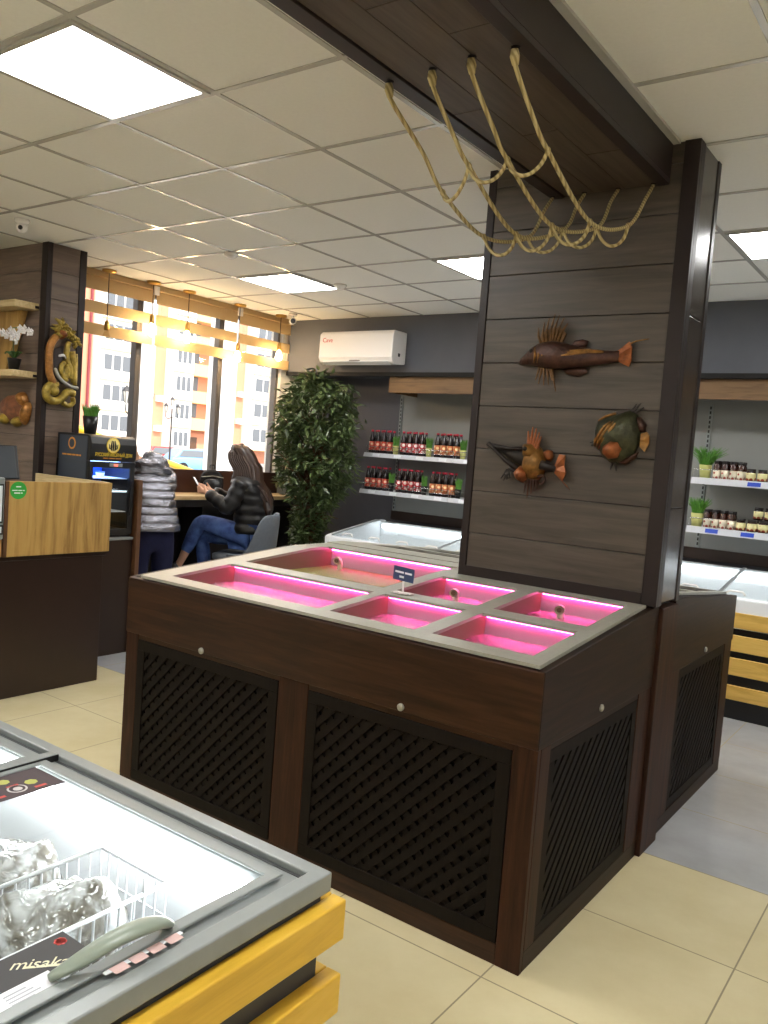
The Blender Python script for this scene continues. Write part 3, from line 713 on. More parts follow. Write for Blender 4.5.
for i in range(3):
    loop(N1[i], N1[i+1], .058, .0).build('loop', M['rope'], t, True)
    loop(N2[i], N2[i+1], .065, .015).build('loop', M['rope'], t, True)
    loop(N3[i], N3[i+1], .065, .02).build('loop', M['rope'], t, True)
for row in (N1, N2, N3):
    for q in row: MB().ell(q, (.009, .012, .012), 8, 6).build('knot', M['rope'], t, True)

# ================================================================== LEFT PILLAR SHELVES AND ORNAMENTS
for z, x1, lab in ((2.385, -5.41, 'upper thick pale oak shelf on the taupe pillar'), (1.915, -5.40, 'pale oak shelf holding the white orchid')):
    t = thing('wall_shelf', lab, 'shelf', (-5.9, 3.18, z))
    MB().box((-6.4, 3.085, z), (x1+.02, 3.264, z+.045)).build('board', M['oak_x'], t, bevel=.003)
    MB().box((x1+.012, 3.235, z+.008), (x1+.026, 3.262, z+.026)).build('end_cap', M['fx_dark'], t)
t = thing('oak_panel', 'slanted pale oak board between the two pillar shelves', 'board', (-5.75, 3.2, 1.96))
MB().prism([(-6.0, 1.962), (-5.70, 1.962), (-5.52, 2.384), (-6.0, 2.384)], 'y', 3.215, 3.262).build('panel', M['oak'], t, bevel=.003, fix=True)
# orchid
ox, oy, oz = -5.475, 3.15, 1.9605
t = thing('potted_orchid', 'white orchid in a small black pot on the pillar shelf', 'potted plant', (ox, oy, oz))
MB().lathe([(.032, 0), (.045, .075), (.047, .08), (.04, .08), (.038, .07)], (ox, oy, oz), 18).build('pot', M['black'], t, True)
M['orchid_leaf'] = plain('glossy orchid leaf', srgb(74, 108, 52), .35); M['petal'] = plain('white petal', srgb(244, 240, 240), .6)
m = MB()
for a, l in ((0.1, .10), (2.9, .13), (-1.2, .09), (4.0, .09), (1.4, .05)):
    d = Vector((math.cos(a), .45*math.sin(a)-.1, 0)); q = Vector((ox, oy, oz+.075)); n = Vector((-d.y, d.x, 0)).normalized()
    r = []
    for s_ in range(7):
        u = s_/6; w_ = .022*math.sin(PI*min(1, u*.92+.08))+.001; c0 = q+d*l*u+Vector((0, 0, .05*math.sin(u*2.3)))
        r.append([c0+n*w_, c0+Vector((0, 0, .003)), c0-n*w_, c0-Vector((0, 0, .003))])
    m.loft(r)
m.build('leaves', M['orchid_leaf'], t, True, fix=True)
stem = catmull([(ox, oy, oz+.07), (ox-.01, oy-.01, oz+.2), (ox-.03, oy-.02, oz+.27), (ox+.06, oy-.02, oz+.285), (ox+.26, oy-.02, oz+.25)], 6)
MB().tube(stem, .003, 6).build('stem', M['orchid_leaf'], t, True)
fl0 = None
for (dx, dz, sc) in ((-.20, .245, 1), (-.14, .255, 1), (-.085, .25, 1), (-.035, .235, 1.1), (.0, .265, 1), (.055, .24, 1.2), (.105, .225, 1.15), (.13, .27, 1.05), (.18, .265, 1.1), (.225, .25, 1), (.09, .19, .9), (.27, .245, .8), (.03, .22, 1)):
    c0 = Vector((ox+dx, oy-.03-.01*random.random(), oz+dz)); m = MB()
    for k in range(5):
        a = PI/2+k*2*PI/5+random.uniform(-.2, .2); d = Vector((math.cos(a), -.25, math.sin(a))).normalized(); n = d.cross(Vector((0, 1, 0))).normalized(); L_ = .033*sc
        r = []
        for s_ in range(5):
            u = s_/4; w_ = .016*sc*math.sin(PI*(.1+.85*u)); cc = c0+d*L_*u
            r.append([cc+n*w_, cc+Vector((0, -.002, 0)), cc-n*w_, cc+Vector((0, .002, 0))])
        m.loft(r)
    m.ell(c0+Vector((0, -.01, 0)), (.006, .008, .006), 8, 5)
    m.build('flower', M['petal'], t, True, fix=True)
# shell fish ornament (face of the pillar)
pm = lambda u, v, h: Vector((u, 3.2705-h, v))
M['sh_gold'] = plain('gilded ceramic', srgb(164, 112, 54), .4, .3, .5, .5, 26, .5); M['sh_pink'] = plain('rose brown ceramic', srgb(136, 86, 60), .45, .1, .5, .5, 22, .5)
M['sh_yellow'] = plain('yellow gilt', srgb(162, 138, 58), .4, .3, .5, .5, 28, .5)
t = relief('gold and rose coiled fish ornament under the orchid shelf', 'mounted_fish_ornament', loc=(-5.62, 3.27, 1.58))
el = lambda cx, cy, rx_, ry, n=16, a0=0: [(cx+rx_*math.cos(2*PI*k/n)*math.cos(a0)-ry*math.sin(2*PI*k/n)*math.sin(a0), cy+rx_*math.cos(2*PI*k/n)*math.sin(a0)+ry*math.sin(2*PI*k/n)*math.cos(a0)) for k in range(n)]
MB().dome(el(-5.66, 1.70, .17, .10), pm, .06).build('body', M['sh_pink'], t, True, fix=True)
MB().dome(el(-5.515, 1.77, .062, .05, 16, -.4), pm, .05, back=.015).dome(el(-5.51, 1.775, .04, .03, 14, -.4), pm, .02, back=.055).build('upper_fin', M['sh_gold'], t, True, fix=True)
MB().dome(el(-5.47, 1.67, .045, .085, 16, -.35), pm, .055, back=.01).build('side_fin', M['sh_gold'], t, True, fix=True)
MB().dome(el(-5.56, 1.61, .065, .035, 16, .25), pm, .05, back=.02).build('lower_fin', M['sh_yellow'], t, True, fix=True)
MB().dome(el(-5.72, 1.625, .06, .04), pm, .05, back=.03).build('tail_fin', M['sh_yellow'], t, True, fix=True)
# large carved ornament on the pillar side
gy = lambda X_: 3.533-(480-X_)/10.24*.0070
gz = lambda Y_: 2.365-(Y_-80)/10.24*.00705
sm = lambda u, v, h: Vector((-5.3135+h, u, v))
def gp(X_, Y_, h): return sm(gy(X_), gz(Y_), h)
t = relief('tall green and gold carved sea dragon ornament beside the window', 'mounted_sea_dragon', loc=(-5.31, 3.42, 1.73))
m = MB(); m.tube(catmull([gp(200, 290, .03), gp(140, 370, .035), gp(120, 470, .035), gp(125, 580, .035), gp(140, 680, .03), gp(190, 770, .03)], 6), [.012]+[.026]*29+[.018], 10); m.build('left_arc', M['sh_gold'], t, True, fix=True)
m = MB()
rr = random.Random(3)
for cx, cy, R_, n, L_ in ((235, 200, 60, 22, 95), (330, 240, 50, 18, 80), (400, 310, 40, 14, 80), (215, 250, 40, 12, 70)):
    for k in range(n):
        a = 2*PI*k/n+rr.uniform(-.2, .2); c0 = (cx+rr.uniform(-15, 15), cy+rr.uniform(-15, 15)); L2 = L_*rr.uniform(.6, 1.1); h = rr.uniform(.02, .05)
        p1 = gp(c0[0]+L2*math.cos(a)*.55, c0[1]+L2*math.sin(a)*.55, h+.02); p2 = gp(c0[0]+L2*math.cos(a), c0[1]+L2*math.sin(a), h-.01)
        m.tube([gp(c0[0], c0[1], h), p1, p2], [.008, .012, .002], 6)
m.build('mane', M['sh_yellow'], t, True, fix=True)
m = MB().dome([(gy(a_), gz(b2)) for a_, b2 in ((180, 230), (230, 200), (290, 230), (310, 280), (260, 320), (200, 300))], sm, .06, back=.02); m.build('cheek', M['fx_orange'], t, True, fix=True)
m = MB()
for pts, r in (([(340, 330), (320, 420), (330, 520), (370, 600), (380, 700)], .02), ([(380, 420), (400, 520), (410, 620), (415, 740)], .022), ([(300, 540), (270, 580), (270, 640), (320, 690), (350, 620), (320, 560)], .018), ([(420, 440), (430, 560), (430, 760)], .016), ([(330, 590), (300, 680), (330, 730)], .018)):
    m.tube(catmull([gp(a_, b2, .03) for a_, b2 in pts], 6), r, 8)
m.build('coils', M['sh_yellow'], t, True, fix=True)
m = MB().tube(catmull([gp(300, 500, .045), gp(265, 475, .05), gp(215, 490, .045)], 5), [.004]*4+[.009]*4+[.009]*2+[.003], 8)
m.build('tusk', M['petal'], t, True, fix=True)
M['backplate'] = plain('dark slate glaze', srgb(78, 70, 72), .5)  # dark slate plate behind the carved coils
m = MB().dome([(gy(a_), gz(b2)) for a_, b2 in ((200, 420), (300, 370), (330, 470), (260, 560), (270, 700), (400, 770), (300, 760), (210, 690), (175, 560))], sm, .02); m.build('backing', M['backplate'], t, True, fix=True)
m = MB().tube(catmull([gp(185, 610, .04), gp(220, 690, .048), gp(290, 745, .048), gp(380, 780, .045), gp(470, 785, .035)], 5), [.003]+[.012]*19+[.004], 8); m.build('blade', M['steel'], t, True, fix=True)
m = MB().tube(catmull([gp(240, 790, .03), gp(150, 790, .03), gp(110, 850, .03), gp(130, 920, .03), gp(210, 945, .03), gp(290, 900, .03), gp(350, 840, .03), gp(430, 850, .03)], 6), [.016]+[.028]*41+[.022], 10)
m.tube(catmull([gp(300, 950, .025), gp(370, 975, .03), gp(420, 940, .03), gp(410, 890, .03)], 5), .018, 8)
m.build('curl', M['sh_yellow'], t, True, fix=True)
MB().ell(gp(190, 840, .036), (.034, .036, .036)).build('ball', M['sh_yellow'], t, True)

# ================================================================== SERVICE COUNTER
t = thing('service_counter', 'dark brown service counter with yellow oak upstand panels', 'counter', (-4.9, 2.2, 0))
MB().box((-5.25, .9, 0), (-4.44, 3.20, .805)).build('body', M['darkcab'], t, bevel=.004)
MB().box((-5.27, .9, .806), (-4.425, 3.212, .834)).build('worktop', M['darkcab'], t, bevel=.004)
MB().box((-4.43, 2.535, .835), (-4.405, 3.215, 1.265)).build('front_panel', M['oak'], t, bevel=.002)
MB().box((-4.43, .9, .835), (-4.405, 2.505, .935)).build('front_panel', M['oak'], t, bevel=.002)
MB().box((-4.432, 2.513, .835), (-4.40, 2.535, 1.265)).build('divider_strip', M['brownlam'], t)
MB().box((-5.22, 3.19, .835), (-4.43, 3.214, 1.268)).build('return_panel', M['oak_x'], t, bevel=.002)
M['green'] = plain('bright green sticker', srgb(50, 165, 60), .4); M['screen'] = plain('pale screen', srgb(226, 232, 240), .15)
MB().lathe([(.05, 0), (.05, .0012)], (-4.4048, 2.592, 1.214), 32, 'x').build('sticker', M['green'], t)
for z, wdt, s_ in ((1.235, .03, .012), (1.214, .075, .010), (1.199, .05, .012)):
    print_line(t, (-4.4033, 2.592, z), (0, 1, 0), (0, 0, 1), wdt, s_*.8, M['ink_white'], int(z*1000))
t = thing('payment_terminal', 'grey framed terminal with pale screen mounted on the counter front', 'terminal', (-4.41, 2.35, .935))
MB().box((-4.44, 2.18, .936), (-4.40, 2.512, 1.285)).build('housing', M['fgrey'], t, bevel=.008)
MB().box((-4.40, 2.20, 1.03), (-4.397, 2.503, 1.25)).build('bezel', M['black'], t, bevel=.004)
MB().box((-4.397, 2.21, 1.04), (-4.3955, 2.494, 1.24)).build('screen', M['screen'], t)
MB().box((-4.40, 2.40, .965), (-4.397, 2.506, 1.02)).build('card_reader', M['black'], t); MB().box((-4.397, 2.41, .975), (-4.3955, 2.496, 1.01)).build('button_plate', M['screen'], t)
t = thing('monitor', 'dark grey till monitor standing on the counter top', 'monitor', (-4.72, 2.55, .834))
M['mon'] = plain('blue grey plastic', srgb(38, 44, 50), .45)
MB().box((-4.86, 2.44, .835), (-4.62, 2.68, .85)).build('base', M['black'], t, bevel=.004)
MB().box((-4.77, 2.53, .85), (-4.73, 2.59, 1.30)).build('neck', M['black'], t)
MB().prism([(-4.70, 1.26), (-4.665, 1.262), (-4.72, 1.455), (-4.75, 1.45)], 'y', 2.33, 2.74).build('screen_back', M['mon'], t, bevel=.006, fix=True)
MB().prism([(-4.752, 1.26), (-4.70, 1.255), (-4.75, 1.46), (-4.79, 1.455)], 'y', 2.31, 2.775).build('bezel', M['black'], t, bevel=.006, fix=True)
# fridge stand
t = thing('cabinet', 'dark brown cabinet under the black drinks fridge', 'cabinet', (-5.1, 3.6, 0))
MB().box((-5.305, 3.345, 0), (-4.915, 3.782, .825)).build('body', M['darkcab'], t, bevel=.003)
MB().box((-5.308, 3.34, .826), (-4.905, 3.784, .845)).build('top', M['fgrey'], t, bevel=.003)
MB().box((-5.31, 3.786, 0), (-4.88, 3.822, 1.258)).build('side_panel', M['brownlam'], t, bevel=.003)
# fridge
fx0, fx1, fy0, fy1, fz0, fz1 = -5.30, -4.935, 3.395, 3.77, .846, 1.56
t = thing('display_fridge', 'black countertop fridge with gold emblem and blue lit glass door', 'fridge', (-5.12, 3.58, fz0))
M['fridgeside'] = plain('slate vinyl', srgb(58, 66, 78), .4); M['gold'] = plain('gold print', srgb(236, 200, 44), .4); M['goldlight'] = plain('pale gold print', srgb(244, 224, 140), .4); M['orangeprint'] = plain('orange print', srgb(226, 150, 60), .4)
b_ = MB(); b_.box((fx0, fy0, fz0), (fx0+.02, fy1, 1.38)); b_.box((fx0, fy0, fz0), (fx1, fy0+.02, 1.38)); b_.box((fx0, fy1-.02, fz0), (fx1, fy1, 1.38)); b_.box((fx0, fy0, fz0), (fx1, fy1, fz0+.05))
b_.build('body', M['black'], t)
MB().box((fx0+.03, fy0-.003, fz0+.02), (fx1-.01, fy0-.0005, 1.545)).build('side_wrap', M['fridgeside'], t)
hd = [(fx0, 1.38), (fx1+.02, 1.38), (fx1+.03, 1.41), (fx1+.03, 1.50), (fx1+.015, 1.545), (fx1-.02, fz1), (fx0, fz1)]
MB().prism(hd, 'y', fy0, fy1).build('header', M['black'], t, bevel=.006, fix=True)
xe = fx1+.0305
MB().lathe([(.054, 0), (.054, .0015)], (xe, 3.572, 1.492), 32, 'x').build('emblem', M['gold'], t)
m = MB()
for k in (-1, 0, 1): m.tube([(xe+.002, 3.572+.012*k, 1.455), (xe+.002, 3.572+.018*k, 1.49), (xe+.002, 3.572+.012*k, 1.525)], [.003, .007, .003], 6)
for k in (-1, 1): m.tube([(xe+.002, 3.572+.035*k, 1.50), (xe+.002, 3.572+.03*k, 1.472), (xe+.002, 3.572+.008*k, 1.462)], [.003, .005, .003], 6)
m.build('emblem_figure', M['black'], t, True)
m = MB(); m.lathe([(.049, 0), (.049, .0006)], (xe+.0015, 3.572, 1.492), 32, 'x'); m.build('emblem_disc', M['goldlight'], t)
text('lettering', 'РУССКИЙ ИКОРНЫЙ ДОМ', .034, M['gold'], t, (xe+.0006, 3.582, 1.425), (0, 1, 0), (0, 0, 1), maxw=.30)
print_line(t, (xe-.0035, 3.572, 1.401), (0, 1, 0), (.55, 0, 1), .15, .014, M['orangeprint'], 5)
print_line(t, (-5.12, fy0-.0036, 1.41), (1, 0, 0), (0, 0, 1), .22, .015, M['orangeprint'], 6)
MB().lathe([(.042, 0), (.042, .001)], (-5.12, fy0-.0031, 1.49), 28, 'y').build('emblem', M['orangeprint'], t)
MB().lathe([(.03, 0), (.03, .001)], (-5.12, fy0-.0042, 1.49), 28, 'y').build('emblem_disc', M['fridgeside'], t)
d_ = MB(); fw = .032
for lo, hi in (((fy0, fz0+.02), (fy0+fw, 1.378)), ((fy1-fw-.01, fz0+.02), (fy1, 1.378)), ((fy0+fw, fz0+.02), (fy1-fw-.01, fz0+.06)), ((fy0+fw, 1.335), (fy1-fw-.01, 1.378))): d_.box((fx1, lo[0], lo[1]), (fx1+.022, hi[0], hi[1]))
dr = d_.build('door', M['black'], t, bevel=.003)
MB().box((fx1+.008, fy0+fw, fz0+.06), (fx1+.013, fy1-fw-.01, 1.335)).build('pane', M['glass'], dr)
MB().box((fx1+.022, fy1-.035, 1.0), (fx1+.04, fy1-.02, 1.25)).build('handle', M['black'], dr, bevel=.004)
M['redlit'] = emit('red digits', (1, .15, .1, 1), 2.5)
MB().box((fx1+.022, 3.555, 1.345), (fx1+.024, 3.66, 1.368)).build('control_strip', M['fgrey'], t); MB().box((fx1+.024, 3.59, 1.349), (fx1+.0248, 3.622, 1.364)).build('digit_display', M['redlit'], t)
M['blue'] = plain('blue liner', srgb(30, 70, 190), .4); M['ledblue'] = emit('blue white led', (.25, .45, 1, 1), 14)
MB().box((fx0+.021, fy0+.021, fz0+.051), (fx0+.026, fy1-.021, 1.375)).build('back_liner', M['blue'], t)
MB().box((fx0+.06, fy0+.03, 1.363), (fx1-.03, fy1-.03, 1.374)).build('interior_lamp', M['ledblue'], t)
M['ledsoft'] = emit('shelf edge lamp', (.75, .88, 1, 1), 1.8)
for z in (1.02, 1.165, 1.255): 
    sh = MB().box((fx0+.03, fy0+.024, z), (fx1-.03, fy1-.024, z+.006)).build('wire_shelf', M['white'], t)
MB().box((fx1-.029, fy0+.03, 1.163), (fx1-.022, fy1-.03, 1.173)).build('shelf_lamp', M['ledsoft'], t)
for i, (y, z, h) in enumerate(((3.47, 1.0262, .06), (3.56, 1.0262, .05), (3.66, 1.0262, .06), (3.50, 1.1712, .05), (3.62, 1.1712, .06), (3.47, 1.2612, .06), (3.60, 1.2612, .04))):
    j = thing('food_tub', ['small round tub on the lowest fridge shelf, first from the left panel', 'small low tub in the middle of the lowest fridge shelf', 'small round tub at the hinge end of the lowest fridge shelf', 'small tub on the middle fridge shelf near the counter', 'taller tub on the middle fridge shelf near the window', 'tub on the top fridge shelf near the counter', 'flat tub on the top fridge shelf'][i], 'tub', (-5.08, y, z))
    MB().lathe([(.026, 0), (.032, h*.8), (.032, h*.82)], (-5.08, y, z), 16).build('tub', M['whiteplastic'], j, True)
    MB().lathe([(.034, h*.82), (.034, h)], (-5.08, y, z), 16).build('lid', M['signblue'], j)
def grass_tuft(name, loc, r0, r1, hp, hg, n, potmat, label, spread=.5, group=None, seed=1):
    rg = random.Random(seed); t = thing(name, label, 'potted plant', loc, group); x, y, z = loc
    MB().lathe([(r0, 0), (r1, hp), (r1*.93, hp), (r1*.88, hp*.9)], loc, 16).build('pot', potmat, t, True)
    m = MB()
    for k in range(n):
        a = rg.uniform(0, 2*PI); q = r1*.8*math.sqrt(rg.random()); b0 = Vector((x+q*math.cos(a), y+q*math.sin(a), z+hp*.9))
        a2 = a+rg.uniform(-.8, .8); hh = hg*rg.uniform(.65, 1); l = rg.uniform(.1, spread)*hg
        m.tube([b0, b0+Vector((l*.35*math.cos(a2), l*.35*math.sin(a2), hh*.6)), b0+Vector((l*math.cos(a2), l*math.sin(a2), hh))], [.0035, .003, .0008], 4, False)
    m.build('grass', M['grass_green'], t)
    return t
grass_tuft('potted_grass', (-5.12, 3.53, 1.5605), .04, .056, .125, .10, 150, M['black'], 'artificial grass in a tapered black pot on top of the black fridge', .35, seed=4)

# ================================================================== FOREGROUND FREEZER
FX0, FX1, FY0, FY1, FT = -2.72, -.81, .12, 1.062, .87
t = thing('chest_freezer', 'grey glass topped chest freezer with yellow slat cladding, largest and nearest', 'freezer', ((FX0+FX1)/2, (FY0+FY1)/2, 0))
b_ = MB(); b_.box((FX0+.02, FY0+.02, .03), (FX0+.05, FY1-.02, .828)); b_.box((FX1-.05, FY0+.02, .03), (FX1-.012, FY1-.012, .828)); b_.box((FX0+.05, FY0+.02, .03), (FX1-.05, FY0+.05, .828)); b_.box((FX0+.05, FY1-.05, .03), (FX1-.05, FY1-.012, .828)); b_.box((FX0+.05, FY0+.05, .03), (FX1-.05, FY1-.05, .06))
b_.build('body', M['fdark'], t)
b_ = MB(); ix0, ix1, iy0, iy1 = FX0+.06, FX1-.06, FY0+.06, FY1-.06
b_.box((ix0, iy0, .30), (ix1, iy1, .31)); b_.box((ix0, iy0, .31), (ix0+.008, iy1, .835)); b_.box((ix1-.008, iy0, .31), (ix1, iy1, .835)); b_.box((ix0, iy0, .31), (ix1, iy0+.008, .835)); b_.box((ix0, iy1-.008, .31), (ix1, iy1, .835))
b_.build('liner', M['white'], t)
b_ = MB()
def ring(mb, o, i, z0, z1):
    mb.box((o[0], o[2], z0), (o[1], i[2], z1)); mb.box((o[0], i[3], z0), (o[1], o[3], z1)); mb.box((o[0], i[2], z0), (i[0], i[3], z1)); mb.box((i[1], i[2], z0), (o[1], i[3], z1))
def sealed(name, o, i, z0, z1, mat, parent, bev):
    m = MB(); P = [(o[0], o[2]), (o[1], o[2]), (o[1], o[3]), (o[0], o[3])]; Q = [(i[0], i[2]), (i[1], i[2]), (i[1], i[3]), (i[0], i[3])]
    vs = [(x, y, z0) for x, y in P]+[(x, y, z1) for x, y in P]+[(x, y, z0) for x, y in Q]+[(x, y, z1) for x, y in Q]; fs = []
    for k in range(4):
        n = (k+1) % 4
        fs += [(k, n, 4+n, 4+k), (4+k, 4+n, 12+n, 12+k), (12+k, 12+n, 8+n, 8+k), (8+k, 8+n, n, k)]
    m.add(vs, fs); return m.build(name, mat, parent, bevel=bev, seg=3, fix=True)
sealed('top_rim', (FX0, FX1, FY0, FY1), (FX0+.03, FX1-.03, FY0+.03, FY1-.03), .836, FT, M['fgrey'], t, .003)
sealed('lid_track', (FX0+.03, FX1-.03, FY0+.03, FY1-.03), (FX0+.075, FX1-.072, FY0+.075, FY1-.075), .832, .858, M['fgrey'], t, .002)
sealed('track_groove', (FX0+.031, FX1-.031, FY0+.031, FY1-.031), (FX0+.037, FX1-.037, FY0+.037, FY1-.037), .858, .8592, M['fdark'], t, 0)
MB().box((ix0+.05, iy1-.03, .812), (ix1-.05, iy1-.012, .83)).build('led_strip', M['led_white'], t)
LZ = .8595
def lid(x0, x1, z, label):
    f_ = MB(); y0, y1 = FY0+.08, FY1-.066
    gl = MB().box((x0, y0, z), (x1, y1, z+.004)).build('glass_lid', M['lid_glass'], t)
    sealed('lid_frame', (x0-.006, x1+.006, y0-.006, y1+.006), (x0+.010, x1-.016, y0+.012, y1-.016), z+.004, z+.009, M['fgrey'], gl, .002)
    return gl
gl1 = lid(-1.545, -.872, .8605, 0); gl2 = lid(FX0+.08, -1.58, .8605, 0)
MB().box((-1.578, FY0+.07, .8595), (-1.552, FY1-.03, .8745)).build('cross_bar', M['fgrey'], t, bevel=.003)
MB().box((-1.552, FY0+.07, .8595), (-1.5515, FY1-.03, .873)).build('bar_seal', M['black'], t)
# handle: a curved blade along the end of the lid
hp = catmull([(-.90, .600, .8712), (-.885, .628, .885), (-.874, .68, .899), (-.870, .73, .898), (-.874, .762, .886), (-.882, .776, .8712)], 5)
r = []
for i, q in enumerate(hp):
    u = i/(len(hp)-1); w_ = .006+.011*math.sin(PI*u)**.6; h_ = .005+.004*math.sin(PI*u)
    tdir = (hp[min(i+1, len(hp)-1)]-hp[max(i-1, 0)]).normalized(); sd = Vector((0, 0, 1)).cross(tdir)
    if sd.length < 1e-4: sd = Vector((1, 0, 0))
    sd.normalize(); up = tdir.cross(sd)
    r.append([q+sd*w_*math.cos(2*PI*k/12)+up*h_*math.sin(2*PI*k/12) for k in range(12)])
MB().loft(r).build('handle', M['handle'], gl1, True, fix=True)
for i, z1 in enumerate((.822, .692, .562, .432, .302, .172)):
    s_ = MB(); z0 = z1-.070; h_ = .022
    s_.box((FX1-.011, FY0+.01, z0), (FX1-.011+.030, FY1+.02, z1)); s_.box((FX0+.01, FY1-.011, z0), (FX1-.012, FY1+.02, z1))
    s_.build('slat', M['slat'], t, bevel=.003)
# things seen through and lying on the glass lid
M['bag'] = None
def bag_mat():
    m, nt, o = new_mat('plastic bag of seafood with glints'); b = bsdf(nt, (1, 1, 1, 1), .12, 0, .8)
    n = noise_tex(nt, coords(nt), 11, 3, .6, 1.0)
    nt.links.new(ramp(nt, n, [(.36, srgb(84, 78, 68)), (.47, srgb(128, 123, 114)), (.56, srgb(206, 207, 208)), (.7, srgb(240, 242, 244))]), b.inputs['Base Color'])  # pale end of the ramp paints glints on the plastic
    n2 = noise_tex(nt, coords(nt), 34, 2, .5, .6); bump(nt, n2, b, .45, .02)
    nt.links.new(b.outputs[0], o.inputs[0]); return m
M['bag'] = bag_mat()
def wire_basket(label, x0, x1, y0, y1, zb, ztp):
    b = thing('wire_basket', label, 'basket', ((x0+x1)/2, (y0+y1)/2, zb))
    m = MB(); m.tube([(x0, y0, ztp), (x1, y0, ztp), (x1, y1, ztp), (x0, y1, ztp)], .004, 8, False, True); m.tube([(x0, y0, ztp-.06), (x1, y0, ztp-.06), (x1, y1, ztp-.06), (x0, y1, ztp-.06)], .0022, 6, False, True)
    m.build('top_rail', M['white'], b, True)
    m = MB(); n = int((y1-y0)/.024)
    for k in range(n+1):
        y = y0+(y1-y0)*k/n; m.tube([(x0, y, ztp), (x0+.006, y, zb+.002), (x1-.006, y, zb+.002), (x1, y, ztp)], .0024, 5, False)
    n = max(3, int((x1-x0)/.024))
    for k in range(n+1):
        x = x0+(x1-x0)*k/n; m.tube([(x, y0, ztp), (x, y0+.006, zb+.002), (x, y1-.006, zb+.002), (x, y1, ztp)], .0024, 5, False)
    m.build('wires', M['white'], b, True)
    m = MB()
    for y in (y0+.1, y1-.05):
        m.tube([(x1, y, ztp), (x1, y, ztp+.03)], .003, 6)
    m.build('hook', M['white'], b, True)
wire_basket('white wire basket of bagged seafood, nearest the freezer end', -1.285, -1.095, .24, .955, .58, .785)
wire_basket('white wire basket of bagged seafood, middle of the freezer', -1.545, -1.30, .24, .955, .50, .67)
def bag(label, c, r, seed):
    m = MB(); n, k = 28, 18; vs = []; fs = []
    for i in range(k+1):
        th = PI*i/k
        for j in range(n):
            a = 2*PI*j/n; ca, sa = math.cos(a), math.sin(a); e = .55
            sg = lambda q: math.copysign(abs(q)**e, q)
            p_ = Vector((r[0]*math.sin(th)**.7*sg(ca), r[1]*math.sin(th)**.7*sg(sa), -r[2]*math.cos(th)))
            nn = noise.fractal(Vector((p_.x*14+seed*3, p_.y*14, p_.z*14)), 1, 2, 4)
            p_ *= 1+.16*nn; vs.append(Vector(c)+Vector((p_.x, p_.y, p_.z+.012*nn)))
    for i in range(k):
        for j in range(n): fs.append((i*n+j, i*n+(j+1) % n, (i+1)*n+(j+1) % n, (i+1)*n+j))
    m.add(vs, fs); return tag(m.build('seafood_bag', M['bag'], None, True), label, 'bag', 'plastic bags of frozen seafood in the freezer')
bag('knotted clear bag of frozen seafood in the middle of the basket by the freezer end', (-1.19, .80, .705), (.082, .115, .092), 1)
bag('clear bag of frozen seafood at the basket end by the freezer corner', (-1.19, .57, .70), (.082, .11, .088), 2)
bag('clear bag of frozen seafood in the basket mostly under the paper note', (-1.19, .35, .70), (.082, .10, .088), 3)
bag('clear bag of frozen seafood in the middle basket, its far end', (-1.42, .84, .68), (.095, .10, .10), 4)
bag('clear bag of frozen seafood in the middle basket, centre', (-1.42, .60, .675), (.095, .10, .10), 5)
bag('clear bag of frozen seafood in the middle basket, its near end', (-1.42, .37, .675), (.10, .11, .10), 6)
bag('clear bag of frozen seafood beside the cross bar under the second lid', (-1.72, .75, .60), (.11, .13, .09), 7)
M['paper'] = plain('white paper', srgb(235, 237, 242), .7); M['flyer'] = plain('black flyer', srgb(38, 38, 40), .5); M['flyer2'] = plain('dark plum flyer', srgb(46, 24, 34), .5)
M['redprint'] = plain('red print', srgb(206, 66, 60), .5); M['greyprint'] = plain('grey print', srgb(170, 174, 182), .6); M['pinkprint'] = plain('pale pink print', srgb(226, 190, 186), .5); M['cream'] = plain('cream print', srgb(226, 222, 190), .5); M['platewhite'] = plain('plate print', srgb(200, 196, 196), .5); M['lime'] = plain('lime print', srgb(176, 178, 84), .5)
ZG = .8652
def sheet(name, label, cat, x0, x1, y0, y1, mat):
    t = thing(name, label, cat, ((x0+x1)/2, (y0+y1)/2, ZG)); MB().box((x0, y0, ZG), (x1, y1, ZG+.0006)).build('sheet', mat, t); return t
ZP = ZG+.0007
t = sheet('flyer', 'black flyer with white script and red emblem on the freezer glass', 'flyer', -.985, -.903, .55, .675, M['flyer'])
dx = Vector((.62, .78, 0)); dy = Vector((-.78, .62, 0))
text('lettering', 'misaka', .030, M['cream'], t, (-.943, .613, ZP), dx, dy, shear=.3, ext=.0002, maxw=.072)
print_line(t, (-.931, .617, ZP+.0001), dx, dy, .056, .006, M['cream'], 7)
m = MB()
for k in range(7): m.lathe([(.004, 0), (.004, .0005)], (-.966+.005*math.cos(k*PI/3.5), .659+.005*math.sin(k*PI/3.5), ZG+.0006), 10)
m.build('red_emblem', M['redprint'], t)
ZG = .8662
t = sheet('paper_note', 'white printed paper note taped on the freezer glass near the handle', 'note', -.921, -.868, .49, .612, M['paper'])
m = MB()
for k in range(5): m.box((-.912+.007*k, .545, ZG+.0006), (-.9095+.007*k, .545+.03+.006*(k % 3), ZG+.0009))
m.build('printed_lines', M['greyprint'], t)
t = sheet('price_strip', 'pale pink price strip on the freezer glass beside the handle', 'label', -.8695, -.846, .655, .785, M['paper'])
t.location.x -= .012
m = MB()
for k in range(4): m.box((-.8665, .665+.03*k, ZG+.0006), (-.849, .688+.03*k, ZG+.0009))
m.build('printed_tags', M['pinkprint'], t)
t = sheet('picture_flyer', 'dark flyer with food pictures on the freezer glass by the cross bar', 'flyer', -1.536, -1.428, .70, .968, M['flyer2'])
m = MB(); m2 = MB(); m3 = MB(); m4 = MB()
